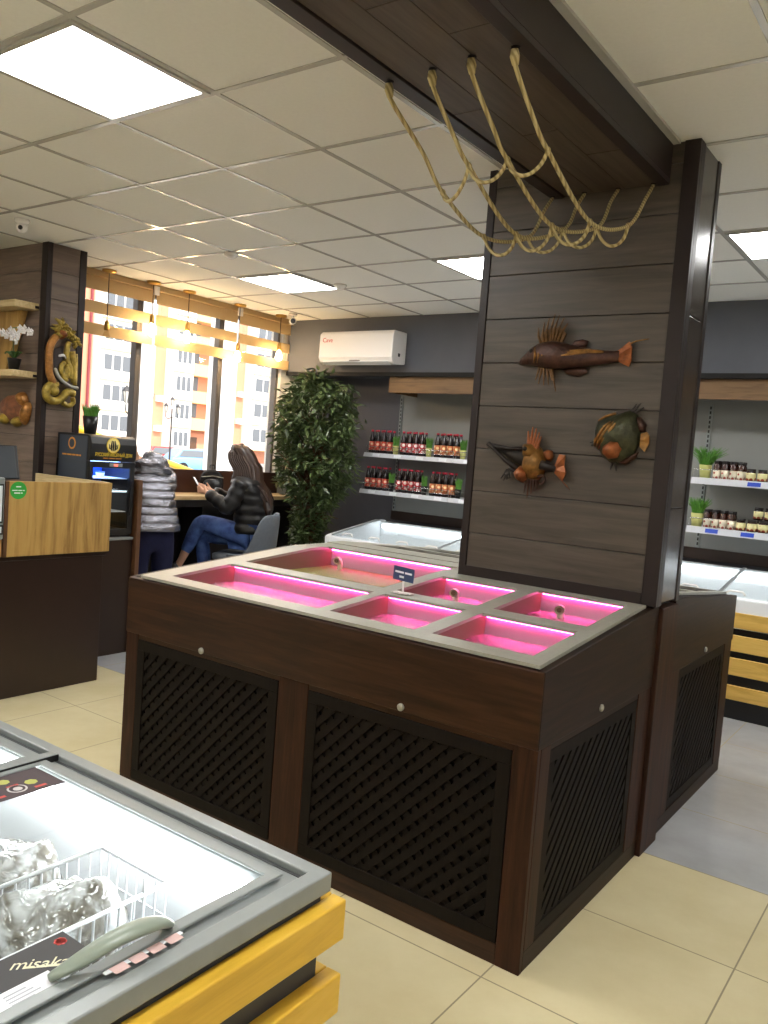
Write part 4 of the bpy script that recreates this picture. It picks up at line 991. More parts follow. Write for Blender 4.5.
for (x, y) in ((-1.462, .885), (-1.495, .845), (-1.462, .80), (-1.495, .76)):
    for k in range(20):
        a, b2 = 2*PI*k/20, 2*PI*(k+1)/20
    m.lathe([(.019, 0), (.019, .0003)], (x, y, ZG+.0006), 24); m2.lathe([(.015, 0), (.015, .0003)], (x, y, ZG+.0009), 24)
    m.lathe([(.009, 0), (.009, .0003)], (x+.002, y, ZG+.0012), 14)
    m3.lathe([(.010, 0), (.013, .0003)], (x-.012, y+.036, ZG+.0006), 7); m4.box((x+.012, y+.028, ZG+.0006), (x+.02, y+.052, ZG+.0009))
m.build('plate_pictures', M['platewhite'], t); m2.build('plate_centres', M['flyer2'], t); m3.build('herb_pictures', M['lime'], t); m4.build('red_bars', M['redprint'], t)

# ================================================================== BACK WALL: freezers, shelves, AC
def back_freezer(label, x0, x1, slats, yf=5.76, yb=6.62):
    t = thing('chest_freezer', label, 'freezer', ((x0+x1)/2, (yf+yb)/2, 0), None)
    zf, zb = .80, .90
    MB().box((x0+.03, yf+.03, .05), (x1-.03, yb-.02, .60)).build('body', M['fdark'], t)
    b = MB(); pf = [(yf, .715), (yf, zf), (yf+.03, zf+.012), (yb-.12, zb+.03), (yb, zb+.03), (yb, .6), (yb-.03, .6), (yb-.03, zb-.03), (yf+.04, zf-.03), (yf+.04, .715)]
    # side cheeks, front apron and back
    ch = [(yf, .60), (yf, zf), (yf+.03, zf+.014), (yb-.12, zb+.034), (yb, zb+.034), (yb, .60)]
    b.prism(ch, 'x', x0, x0+.06); b.prism(ch, 'x', x1-.06, x1)
    b.box((x0+.06, yf, .60), (x1-.06, yf+.06, zf)); b.box((x0+.06, yb-.10, .60), (x1-.06, yb, zb+.02))
    b.build('shell', M['white'], t, bevel=.012, seg=3, fix=True)
    l = MB(); l.box((x0+.06, yf+.06, .601), (x1-.06, yb-.10, .61)); l.build('liner', M['white'], t)
    g1 = MB(); sl = (zb-zf+.02)/(yb-.15-yf)
    ya, yb_ = yf+.04, yb-.11
    g1.add([(x0+.05, ya, zf+.006), (x1-.05, ya, zf+.006), (x1-.05, yb_, zb+.024), (x0+.05, yb_, zb+.024), (x0+.05, ya, zf+.011), (x1-.05, ya, zf+.011), (x1-.05, yb_, zb+.029), (x0+.05, yb_, zb+.029)],
           [(0, 3, 2, 1), (4, 5, 6, 7), (0, 1, 5, 4), (1, 2, 6, 5), (2, 3, 7, 6), (3, 0, 4, 7)])
    gl = g1.build('glass_lid', M['lid_glass'], t)
    n = max(1, round((x1-x0)/1.0)); f_ = MB()
    for k in range(n+1):
        x = x0+.055+(x1-x0-.11)*k/n
        MB().obox((x, (ya+yb_)/2, (zf+zb)/2+.026), (.012, 0, 0), (0, (yb_-ya)/2, (zb-zf+.018)/2), (0, 0, .004)).build('lid_bar', M['fgrey'], gl)
    MB().box((x0+.10, yb-.125, zb-.035), (x1-.10, yb-.105, zb-.01)).build('led_tube', M['led_white_back'], t)
    m = MB(); rg = random.Random(int(abs(x0)*10))
    for k in range(int((x1-x0)/.3)):
        x = x0+.2+.3*k; m.tube([(x-.06, ya+.03, zf+.02), (x-.04, ya+.05, zf+.035), (x+.04, ya+.05, zf+.035), (x+.06, ya+.03, zf+.02)], .008, 8)
    m.build('lid_handle', M['whiteplastic'], gl, True)
    if slats:
        for z0, z1 in ((.602, .713), (.446, .562), (.288, .411), (.125, .228)):
            MB().box((x0+.01, yf-.012, z0+.006), (x1-.01, yf+.028, z1-.004)).build('slat', M['slat_x'], t, bevel=.003)
    MB().box((x0+.02, yf+.012, .0), (x1-.02, yf+.029, .60)).build('kick_panel', M['black'], t)
    return t
back_freezer('white glass lidded freezer under the bottle shelves, beside the ficus', -4.76, -2.45, True)
back_freezer('white lit freezer with yellow oak slats under the jar shelves', -2.35, .6, True)
# niche
M['backpanel'] = plain('pale grey shop panel', srgb(140, 141, 138), .4, 0, .4, .03, 6)
M['railgrey'] = plain('pale price rail', srgb(206, 208, 214), .35); M['chrome'] = plain('chrome wire', srgb(220, 220, 222), .25, .8)
for x0, x1, lab in ((-4.76, -2.4, 'pale grey back panel with slotted uprights behind the bottles'), (-2.35, .6, 'pale grey back panel with slotted uprights behind the jars')):
    t = thing('shelving_back_panel', lab, 'panel', ((x0+x1)/2, 6.8, 1.0))
    MB().box((x0, 6.795, 1.02), (x1, 6.818, 2.30)).build('sheet', M['backpanel'], t)
    for xu in ((x0+.01, x0+1.01, x0+2.0) if x0 < -4 else (-1.79, -.79, .2)):
        m = MB(); m.box((xu, 6.78, 1.02), (xu+.03, 6.795, 2.15)); u = m.build('upright', M['fgrey'], t)
        m = MB()
        for k in range(30): m.box((xu+.009, 6.7785, 1.04+.037*k), (xu+.021, 6.78, 1.063+.037*k))
        m.build('slots', M['black'], u)
    MB().box((x0, 6.775, .93), (x1, 6.815, 1.02)).build('lower_strip', M['darkcab'], t)
for x0, x1, lab in ((-4.58, -2.4, 'brown oak valance strip above the bottle shelves'), (-2.3, .6, 'brown oak valance strip above the jar shelves')):
    t = thing('valance', lab, 'valance', ((x0+x1)/2, 6.36, 2.15))
    MB().box((x0, 6.33, 2.152), (x1, 6.352, 2.2995)).build('board', M['valance'], t, bevel=.002)
    MB().box((x0, 6.352, 2.152), (x0+.02, 6.79, 2.2995)).build('end_board', M['valance'], t)
M['spot'] = emit('small warm spot', (1, .72, .35, 1), 5)
for i, (x0, x1) in enumerate(((-4.86, -3.855), (-3.85, -2.85))):
    for j, (z, lab) in enumerate(((1.576, 'upper'), (1.222, 'lower'))):
        dx0 = (-.02 if j else 0)
        t = thing('shop_shelf', '%s white shelf of bottles, section %s' % (lab, 'beside the ficus' if i == 0 else 'running behind the fish column'), 'shelf', ((x0+x1)/2, 6.58, z), None)
        MB().box((x0+dx0, 6.40, z-.028), (x1+dx0, 6.775, z)).build('deck', M['railgrey'], t)
        MB().obox(((x0+x1)/2+dx0, 6.39, z-.016), ((x1-x0)/2-.002, 0, 0), (0, .006, 0), (0, .006, .020)).build('price_rail', M['railgrey'], t)
        m = MB(); m.tube([(x0+dx0+.01, 6.41, z), (x0+dx0+.01, 6.41, z+.065), (x1+dx0-.01, 6.41, z+.065), (x1+dx0-.01, 6.41, z)], .003, 6)
        m.tube([(x0+dx0+.01, 6.41, z+.03), (x1+dx0-.01, 6.41, z+.03)], .002, 6); m.build('wire_fence', M['chrome'], t, True)
        for k in range(4): MB().obox((x0+dx0+.15+.25*k, 6.3825, z-.016), (.04, 0, 0), (0, .0012, 0), (0, .003, .013)).build('price_tag', M['paper'], t)
for j, (z, lab) in enumerate(((1.572, 'upper white shelf of jars beyond the column'), (1.206, 'lower white shelf of jars beyond the column'))):
    x0, x1 = -1.765, .25
    t = thing('shop_shelf', lab, 'shelf', ((x0+x1)/2, 6.58, z))
    MB().box((x0, 6.40, z-.028), (x1, 6.775, z)).build('deck', M['railgrey'], t)
    MB().obox(((x0+x1)/2, 6.39, z-.02), ((x1-x0)/2-.002, 0, 0), (0, .006, 0), (0, .006, .024)).build('price_rail', M['railgrey'], t)
    m = MB(); m.tube([(x0+.01, 6.41, z), (x0+.01, 6.41, z+.065), (x0+.18, 6.41, z+.065)], .003, 6); m.build('wire_fence', M['chrome'], t, True)
    for x in ((-1.32, -.9, -.4) if j == 0 else (-1.58, -1.33, -.8)): MB().obox((x, 6.3825, z-.02), (.045, 0, 0), (0, .0012, 0), (0, .004, .015)).build('price_tag', M['blue'], t)
# bottles
M['cola'] = plain('dark bottle', srgb(30, 14, 14), .12, 0, .7); M['cap_red'] = plain('red cap', srgb(196, 40, 66), .35); M['cap_pink'] = plain('pale pink cap', srgb(232, 180, 190), .35)
def label_mat(name, bg, fg, sc):
    m, nt, o = new_mat(name); b = bsdf(nt, bg, .45)
    v = coords(nt); vo = nt.nodes.new('ShaderNodeTexVoronoi'); vo.inputs['Scale'].default_value = sc; nt.links.new(v, vo.inputs['Vector'])
    nt.links.new(ramp(nt, vo.outputs['Distance'], [(.32, fg), (.42, bg)]), b.inputs['Base Color']); nt.links.new(b.outputs[0], o.inputs[0]); return m
LM = [label_mat('orange red label', srgb(204, 72, 52), srgb(246, 206, 176), 26), label_mat('red label with pale swoosh', srgb(196, 44, 48), srgb(250, 230, 224), 24), label_mat('orange label', srgb(206, 116, 70), srgb(246, 214, 160), 26)]
def make_bottle(k):
    t = thing('drink_bottle', None, 'bottle', (0, 0, 0))
    MB().lathe([(.024, 0), (.027, .006), (.027, .135), (.022, .165), (.011, .195), (.011, .212)], (0, 0, 0), 14).build('glass_body', M['cola'], t, True)
    MB().lathe([(.0276, .03), (.0276, .115)], (0, 0, 0), 14).build('paper_label', LM[k], t, True)
    MB().lathe([(.0135, .209), (.0135, .224), (.011, .226)], (0, 0, 0), 12).build('cap', M['cap_red'] if k != 5 else M['cap_pink'], t, True)
    return t
protos = {}
glab = {(0, 0): 'dark bottle with orange red label, upper shelf, group next to the ficus', (0, 1): 'dark bottle with red swoosh label, upper shelf, middle group', (0, 2): 'dark bottle with orange label, upper shelf, group next to the column',
        (1, 0): 'dark bottle with orange red label, lower shelf, group next to the ficus', (1, 1): 'dark bottle with red swoosh label, lower shelf, middle group', (1, 2): 'dark bottle with orange label, lower shelf, group next to the column'}
gname = {k: v.replace('dark bottle', 'dark bottles').replace('label,', 'labels,') for k, v in glab.items()}
for j, z in enumerate((1.5765, 1.2225)):
    for gi, xs in enumerate(((-4.825, -4.615), (-4.455, -4.245), (-4.075, -3.87))):
        for row in range(2):
            for k in range(4):
                x = xs[0]+(xs[1]-xs[0])*k/3-(.02 if j else 0)
                if gi not in protos: protos[gi] = make_bottle(gi); o = protos[gi]
                else: o = copy_tree(protos[gi])
                o.location = (x, 6.46+.068*row, z); o['label'] = glab[(j, gi)]; o['group'] = gname[(j, gi)]
M['pot_green'] = plain('pale green pot', srgb(196, 196, 120), .5)
for j, z in enumerate((1.5765, 1.2225)):
    for gi, x in enumerate((-4.535, -4.16, -3.795)):
        x -= (.02 if j else 0)
        grass_tuft('potted_grass', (x, 6.455, z), .022, .031, .085, .11, 60, M['pot_green'] if j == 0 else M['black'],
                   'artificial grass pot on the %s bottle shelf, %s' % (('upper', 'lower')[j], ('first from the ficus', 'between the swoosh and orange labels', 'at the column edge')[gi]), .12, seed=20+gi+3*j)
# jars
M['jar'] = plain('dark jam jar', srgb(58, 26, 18), .12, 0, .7); M['lid_black'] = plain('black lid', srgb(30, 26, 26), .4)
JL = [label_mat('cream label with red print', srgb(236, 226, 204), srgb(176, 70, 52), 34), label_mat('white and yellow label', srgb(232, 224, 170), srgb(170, 72, 44), 30)]
def make_jar(k):
    t = thing('preserve_jar', None, 'jar', (0, 0, 0))
    if k == 0: pr = [(.024, 0), (.026, .005), (.026, .095), (.02, .11), (.02, .118)]; lab = (.004, .068); ld = (.116, .136)
    else: pr = [(.032, 0), (.034, .005), (.034, .062), (.028, .07), (.028, .074)]; lab = (.008, .062); ld = (.072, .09)
    r = max(q[0] for q in pr)
    MB().lathe(pr, (0, 0, 0), 14).build('glass_body', M['jar'], t, True)
    MB().lathe([(r+.0006, lab[0]), (r+.0006, lab[1])], (0, 0, 0), 14).build('paper_label', JL[k], t, True)
    MB().lathe([(pr[-1][0]+.003, ld[0]), (pr[-1][0]+.003, ld[1])], (0, 0, 0), 14).build('lid', M['lid_black'], t, True)
    return t
jp = {}
def put_jar(k, x, y, z, lab, grp):
    if k not in jp: jp[k] = make_jar(k); o = jp[k]
    else: o = copy_tree(jp[k])
    o.location = (x, y, z); o['label'] = lab; o['group'] = grp
for j, z in enumerate((1.5725, 1.2065)):
    s_ = ('upper', 'lower')[j]; x0 = (-1.60, -1.635)[j]
    for row in range(2):
        for k in range(4): put_jar(0, x0+.057*k, 6.445+.06*row, z, 'tall dark jar with cream label on the %s jar shelf' % s_, 'tall jars with cream labels, %s shelf' % s_)
    for k in range(7): put_jar(1, x0+.057*4+.012+.077*k, 6.445, z, 'short jar with yellow label standing on the %s jar shelf' % s_, 'short jars with yellow labels, %s shelf' % s_)
for k in range(5): put_jar(1, -1.30+.075*k, 6.535, 1.2065, 'short jar in the back row of the lower jar shelf', 'short jars in the back row, lower shelf')
for k in range(5): put_jar(1, -1.30+.075*k, 6.535, 1.2970, 'short jar stacked on another at the back of the lower shelf', 'short jars stacked on the back row, lower shelf')
grass_tuft('potted_plant', (-1.69, 6.47, 1.5725), .036, .046, .10, .15, 110, M['pot_green'], 'bushy green plant in pale pot on the upper jar shelf', .9, seed=41)
grass_tuft('potted_plant', (-1.715, 6.47, 1.2065), .036, .046, .10, .13, 110, M['pot_green'], 'green grass plant in pale pot on the lower jar shelf', .6, seed=42)
# air conditioner
t = thing('air_conditioner', 'white split air conditioner on the grey bulkhead', 'air conditioner', (-4.81, 6.17, 2.39))
pf = [(6.279, 2.40), (6.12, 2.385), (6.075, 2.405), (6.052, 2.445), (6.058, 2.66), (6.085, 2.69), (6.279, 2.69)]
MB().prism(pf, 'x', -5.235, -4.375).build('housing', M['whiteplastic'], t, bevel=.012, seg=3, fix=True)
MB().obox((-4.805, 6.093, 2.397), (.38, 0, 0), (0, .028, -.013), (0, .002, .004)).build('louvre', M['white'], t)
MB().box((-5.22, 6.0535, 2.4565), (-4.39, 6.056, 2.4595)).build('seam', M['fgrey'], t)
MB().box((-4.374, 6.15, 2.46), (-4.372, 6.18, 2.49)).build('side_badge', M['black'], t)
MB().box((-4.86, 6.058, 2.412), (-4.74, 6.066, 2.420)).build('sensor_strip', M['gasket'], t)
text('lettering', 'Cave', .06, M['redprint'], t, (-5.13, 6.0535, 2.605), (1, 0, 0), (0, 0, 1))

# ================================================================== WINDOW BAR
t = thing('bar_counter', 'pale oak bar counter with brown splashboard along the window', 'counter', (-5.62, 5.05, 0))
MB().box((-5.83, 3.85, 1.062), (-5.44, 6.22, 1.096)).build('worktop', M['oak_y'], t, bevel=.003)
MB().box((-5.838, 3.85, 1.097), (-5.81, 6.22, 1.305)).build('splashboard', M['splash'], t, bevel=.003)
MB().box((-5.47, 3.87, 1.0), (-5.45, 6.2, 1.061)).build('apron', M['wallbar'], t)
for y in (3.88, 5.0, 6.15): MB().box((-5.83, y, 0), (-5.55, y+.035, 1.061)).build('support_panel', M['wallbar'], t)
# zebra blinds, one per window
for i, (a, b2) in enumerate(((3.57, 4.56), (4.575, 5.53), (5.545, 6.26))):
    t = thing('zebra_blind', ['golden striped roller blind nearest the pillar', 'golden striped roller blind in the middle window', 'golden striped roller blind at the back wall corner'][i], 'blind', (-5.80, (a+b2)/2, 2.33))
    MB().box((-5.83, a, 2.80), (-5.76, b2, 2.845)).build('headrail', M['blind'], t)
    for z0, z1 in ((2.695, 2.80), (2.515, 2.608), (2.345, 2.437)): MB().box((-5.801, a+.004, z0), (-5.799, b2-.004, z1)).build('fabric_band', M['blind'], t)
    m = MB()
    for y in (a+.06, b2-.06): m.tube([(-5.80, y, 2.345), (-5.80, y, 2.80)], .0012, 5)
    m.build('threads', M['blind'], t)
    if i < 2: MB().box((-5.76, b2-.05, 2.76), (-5.74, b2+.0, 2.83)).build('bracket', M['pvc'], t)
# pendants
pn = ['first brass pendant from the pillar, its bulb unlit', 'second brass pendant from the pillar with glowing bulb', 'third brass pendant from the pillar with glowing bulb', 'fourth brass pendant from the pillar with glowing bulb', 'last brass pendant with glowing bulb, beside the back wall']
for i, (y, zb) in enumerate(((4.025, 2.36), (4.455, 2.485), (4.835, 2.485), (5.44, 2.40), (5.99, 2.485))):
    x = -5.69; t = thing('pendant_lamp', pn[i], 'pendant lamp', (x, y, zb))
    MB().lathe([(.055, 0), (.055, .018), (.012, .026)], (x, y, H-.0005), 20, '-z').build('ceiling_rose', M['brass'], t, True)
    MB().tube([(x, y, H-.02), (x, y, zb+.09)], .004, 6).build('cord', M['cordbrown'], t)
    MB().lathe([(.006, .10), (.012, .095), (.019, .08), (.021, .03), (.018, .022)], (x, y, zb), 14).build('socket', M['brass'], t, True)
    MB().lathe([(.012, .022), (.020, .0), (.030, -.030), (.030, -.050), (.020, -.072), (.006, -.080)], (x, y, zb), 14).build('bulb', M['bulb_off'] if i == 0 else M['bulb'], t, True)
# ================================================================== FICUS
t = thing('potted_ficus', 'tall bushy ficus tree in the corner by the window', 'potted plant', (-5.11, 5.96, 0))
MB().lathe([(.15, 0), (.19, .36), (.20, .38), (.18, .38), (.17, .34)], (-5.11, 5.96, 0), 24).build('pot', M['black'], t, True)
m = MB()
for k in range(3):
    m.tube(catmull([(-5.11+.03*math.cos(k*2.1), 5.96+.03*math.sin(k*2.1), .33), (-5.11+.04*math.cos(k*2.1+1.5), 5.96+.04*math.sin(k*2.1+1.5), .7), (-5.11+.05*math.cos(k*2.1+3), 5.96+.05*math.sin(k*2.1+3), 1.1), (-5.11+.12*math.cos(k*2.1+4), 5.96+.12*math.sin(k*2.1+4), 1.6)], 5), [.026]*11+[.02]*4+[.014], 8)
rg = random.Random(11); tips = []
for k in range(46):
    z0 = rg.uniform(.75, 1.7); a = rg.uniform(0, 2*PI)
    zt_ = z0+rg.uniform(.05, .5); zt_ = min(zt_, 2.12); rad = (.42 if zt_ > 1.3 else .30)*rg.uniform(.5, 1)*(1 if zt_ < 1.95 else .6)
    p0 = Vector((-5.11, 5.96, z0)); p1 = Vector((-5.11+rad*math.cos(a), 5.96+rad*math.sin(a), zt_))
    m.tube([p0, p0.lerp(p1, .5)+Vector((0, 0, .05)), p1], [.008, .006, .003], 5); tips.append(p1)
m.build('trunk', M['bark'], t, True)
m = MB()
def leaf(c0, d, up, L_, W_):
    d = d.normalized(); n = d.cross(up)
    if n.length < .01: n = Vector((1, 0, 0))
    n.normalize(); u2 = n.cross(d)
    m.add([c0, c0+d*L_*.4+n*W_+u2*.006, c0+d*L_, c0+d*L_*.4-n*W_+u2*.006, c0+d*L_*.45-u2*.006], [(0, 4, 1), (1, 4, 2), (0, 3, 4), (3, 2, 4)])
def inside(z):   # crown radius by height
    pts = ((.60, .06), (.75, .12), (.95, .14), (1.15, .27), (1.35, .37), (1.6, .41), (1.85, .41), (2.05, .36), (2.15, .28), (2.24, .12))
    for (a, ra), (b2, rb) in zip(pts, pts[1:]):
        if a <= z <= b2: return ra+(rb-ra)*(z-a)/(b2-a)
    return 0
cl_ = []
while len(cl_) < 330:
    z = rg.uniform(.62, 2.26)
    if rg.random() > (.25+.75*min(1, inside(z)/.48)): continue
    a = rg.uniform(0, 2*PI); rr_ = inside(z)*math.sqrt(rg.uniform(.25, 1)); cl_.append(Vector((-5.11+rr_*math.cos(a), 5.96+rr_*math.sin(a)*.70, z)))
for c0 in cl_:
    out = Vector((c0.x+5.11, c0.y-5.96, .05)); out.normalize()
    for k in range(15):
        d = out*rg.uniform(.1, .9)+Vector((rg.uniform(-1, 1), rg.uniform(-1, 1), rg.uniform(-1.1, .25)))
        leaf(c0+Vector((rg.uniform(-.07, .07), rg.uniform(-.07, .07), rg.uniform(-.07, .07))), d, Vector((rg.uniform(-.4, .4), rg.uniform(-.4, .4), 1)), rg.uniform(.07, .115), rg.uniform(.016, .025))
m.build('foliage', M['leaf'], t)
exec_people = True

# ================================================================== PEOPLE
def bake(o, remesh=0, smooth=True, mat=None, dec=0):
    if remesh:
        k = o.modifiers.new('r', 'REMESH'); k.mode = 'VOXEL'; k.voxel_size = remesh; k.use_smooth_shade = True
        k = o.modifiers.new('s', 'SMOOTH'); k.factor = .5; k.iterations = 4
    bpy.context.view_layer.update()
    me = bpy.data.meshes.new_from_object(o.evaluated_get(bpy.context.evaluated_depsgraph_get()))
    o.modifiers.clear(); old = o.data; o.data = me
    me.materials.clear(); me.materials.append(mat)
    for p_ in me.polygons: p_.use_smooth = smooth; p_.material_index = 0
    return o
def skin(name, joints, edges, mat, parent, sub=2, root=0, extra=None, remesh=0):
    """joints: list of ((x,y,z), rx, ry)"""
    off = woff(parent)
    me = bpy.data.meshes.new(name); me.from_pydata([Vector(j[0])-off for j in joints], edges, [])
    o = bpy.data.objects.new(name, me); COL.objects.link(o); o.parent = parent
    sk = o.modifiers.new('skin', 'SKIN'); sk.use_smooth_shade = True
    for v_, j in zip(me.skin_vertices[0].data, joints): v_.radius = (j[1], j[2] if len(j) > 2 else j[1]); v_.use_root = False
    me.skin_vertices[0].data[root].use_root = True
    ss = o.modifiers.new('sub', 'SUBSURF'); ss.levels = sub; ss.render_levels = sub
    bake(o, 0, True, mat)
    if extra is not None:      # join more closed shapes, then melt everything into one surface
        bm = bmesh.new(); bm.from_mesh(o.data)
        for mb in extra:
            tmp = bpy.data.meshes.new('t'); tmp.from_pydata([p_-off for p_ in mb.v], [], mb.f)
            bm.from_mesh(tmp)
        bmesh.ops.remove_doubles(bm, verts=bm.verts, dist=1e-5); bmesh.ops.recalc_face_normals(bm, faces=bm.faces)
        bm.to_mesh(o.data); bm.free()
    if remesh: bake(o, remesh, True, mat)
    return o
def head_shape(c, fwd, up, h):
    """skull, jaw, nose, brow, lips, ears as overlapping closed shapes"""
    f = Vector(fwd).normalized(); u = Vector(up); u = (u-f*u.dot(f)).normalized(); s_ = u.cross(f)
    R = Matrix((s_, f, u)).transposed(); c = Vector(c); L_ = lambda x, y, z: c+R @ Vector((x*h, y*h, z*h))
    A = MB(); A.ell(L_(0, -.04, .12), (.33*h, .40*h, .38*h), 20, 14, R)
    A2 = MB(); A2.ell(L_(0, .08, -.16), (.26*h, .29*h, .34*h), 18, 12, R)
    A3 = MB(); A3.ell(L_(0, .20, -.39), (.13*h, .13*h, .10*h), 14, 10, R)     # chin
    n_ = MB(); n_.tube([L_(0, .34, .02), L_(0, .41, -.08), L_(0, .44, -.14), L_(0, .37, -.17)], [.03*h, .045*h, .055*h, .04*h], 10)
    br = MB(); br.tube([L_(-.19, .29, .07), L_(0, .345, .075), L_(.19, .29, .07)], [.04*h, .05*h, .04*h], 8)
    lp = MB(); lp.tube([L_(-.09, .325, -.265), L_(0, .375, -.26), L_(.09, .325, -.265)], [.018*h, .035*h, .018*h], 8)
    e1 = MB(); e1.ell(L_(-.335, -.03, -.05), (.03*h, .08*h, .13*h), 12, 8, R); e2 = MB(); e2.ell(L_(.335, -.03, -.05), (.03*h, .08*h, .13*h), 12, 8, R)
    return [A, A2, A3, n_, br, lp, e1, e2], L_
def hand_joints(J, E, wrist_i, w, dirv, side, palm, curl, scale=1.0, thumb_side=1):
    """palm + five bent fingers as chains added to the joint lists; dirv: towards fingertips, side: across the palm towards the thumb, palm: the way the palm faces"""
    d = Vector(dirv).normalized(); s_ = Vector(side); s_ = (s_-d*s_.dot(d)).normalized(); pn_ = Vector(palm); pn_ = (pn_-d*pn_.dot(d)-s_*pn_.dot(s_)).normalized()
    w = Vector(w); S_ = scale
    pi_ = len(J); J.append((w+d*.045*S_, .03*S_, .016*S_)); E.append((wrist_i, pi_))
    for k, (so, ln, r) in enumerate(((.030, .070, .0085), (.010, .078, .009), (-.010, .072, .0085), (-.029, .056, .0075))):
        base = w+d*.085*S_+s_*so*S_; prev = pi_; p_ = base; dd = d.copy()
        q = len(J); J.append((p_, r*1.1*S_)); E.append((prev, q)); prev = q
        for seg_, fr in enumerate((.45, .32, .23)):
            dd = (dd*math.cos(curl)+pn_*math.sin(curl)).normalized(); pn2 = (pn_*math.cos(curl)-d*math.sin(curl)); p_ = p_+dd*ln*fr*S_
            q = len(J); J.append((p_, r*(1-.12*seg_)*S_)); E.append((prev, q)); prev = q
    b0 = w+d*.03*S_+s_*.026*S_
    q = len(J); J.append((b0, .013*S_)); E.append((wrist_i, q)); prev = q
    td = (d*.62+s_*.62+pn_*.45).normalized()
    for fr in (.03, .026):
        b0 = b0+td*fr*S_; td = (td+d*.3+pn_*.25).normalized(); q = len(J); J.append((b0, .0095*S_)); E.append((prev, q)); prev = q
M['skin'] = plain('skin', srgb(214, 164, 136), .5, 0, .4, .05, 10)
M['jacket_black'] = plain('black quilted nylon', srgb(17, 15, 16), .45, 0, .4, .2, 14)
def denim():
    m, nt, o = new_mat('blue denim'); b = bsdf(nt, (1, 1, 1, 1), .75, 0, .3); n = noise_tex(nt, coords(nt), 9, 5)
    nt.links.new(ramp(nt, n, [(.35, srgb(46, 66, 120)), (.65, srgb(84, 112, 172))]), b.inputs['Base Color']); nt.links.new(b.outputs[0], o.inputs[0]); return m
M['denim'] = denim()
M['hair'] = plain('dark brown hair', srgb(50, 32, 22), .42, 0, .5, .35, 30); M['hair_light'] = plain('light brown hair', srgb(150, 112, 84), .5, 0, .4, .3, 30)
def silver():
    m, nt, o = new_mat('silver quilted nylon'); b = bsdf(nt, srgb(150, 150, 158), .22, .95, .5); n = noise_tex(nt, coords(nt, (1, 1, 2.2)), 11, 5, .65, 1.2); bump(nt, n, b, .5, .04)
    nt.links.new(b.outputs[0], o.inputs[0]); return m
M['silver'] = silver(); M['navy'] = plain('navy trousers', srgb(26, 28, 58), .8, 0, .3, .15, 20)
M['shoe'] = plain('black shoe', srgb(22, 20, 22), .4); M['sole'] = plain('white sole', srgb(220, 216, 210), .5)
M['stool'] = plain('grey upholstery', srgb(92, 98, 106), .6, 0, .4, .08, 40)

def puffer(name, levels, mat, parent, n=28, puff=.012, per=5):
    """quilted torso shell: levels = (centre, half width vector, half depth vector); puffed between seams"""
    rings = []; L_ = len(levels)
    steps = per*(L_-1)
    for i in range(steps+1):
        u = i/per; k = min(L_-2, int(u)); f = u-k
        c = levels[k][0].lerp(levels[k+1][0], f); a = levels[k][1].lerp(levels[k+1][1], f); b = levels[k][2].lerp(levels[k+1][2], f)
        pf = puff*abs(math.sin(PI*u))**.5
        r = []
        for j in range(n):
            t_ = 2*PI*j/n; ca, sa = math.cos(t_), math.sin(t_); e = .8
            ca = math.copysign(abs(ca)**e, ca); sa = math.copysign(abs(sa)**e, sa)
            q = a*ca*(1+pf/a.length)+b*sa*(1+pf/b.length)
            nn = noise.fractal(Vector((ca*3.1, c.z*17, sa*3.1)), 1, 2, 3)*.011
            r.append(c+q*(1+nn/q.length))
        rings.append(r)
    return MB().loft(rings)

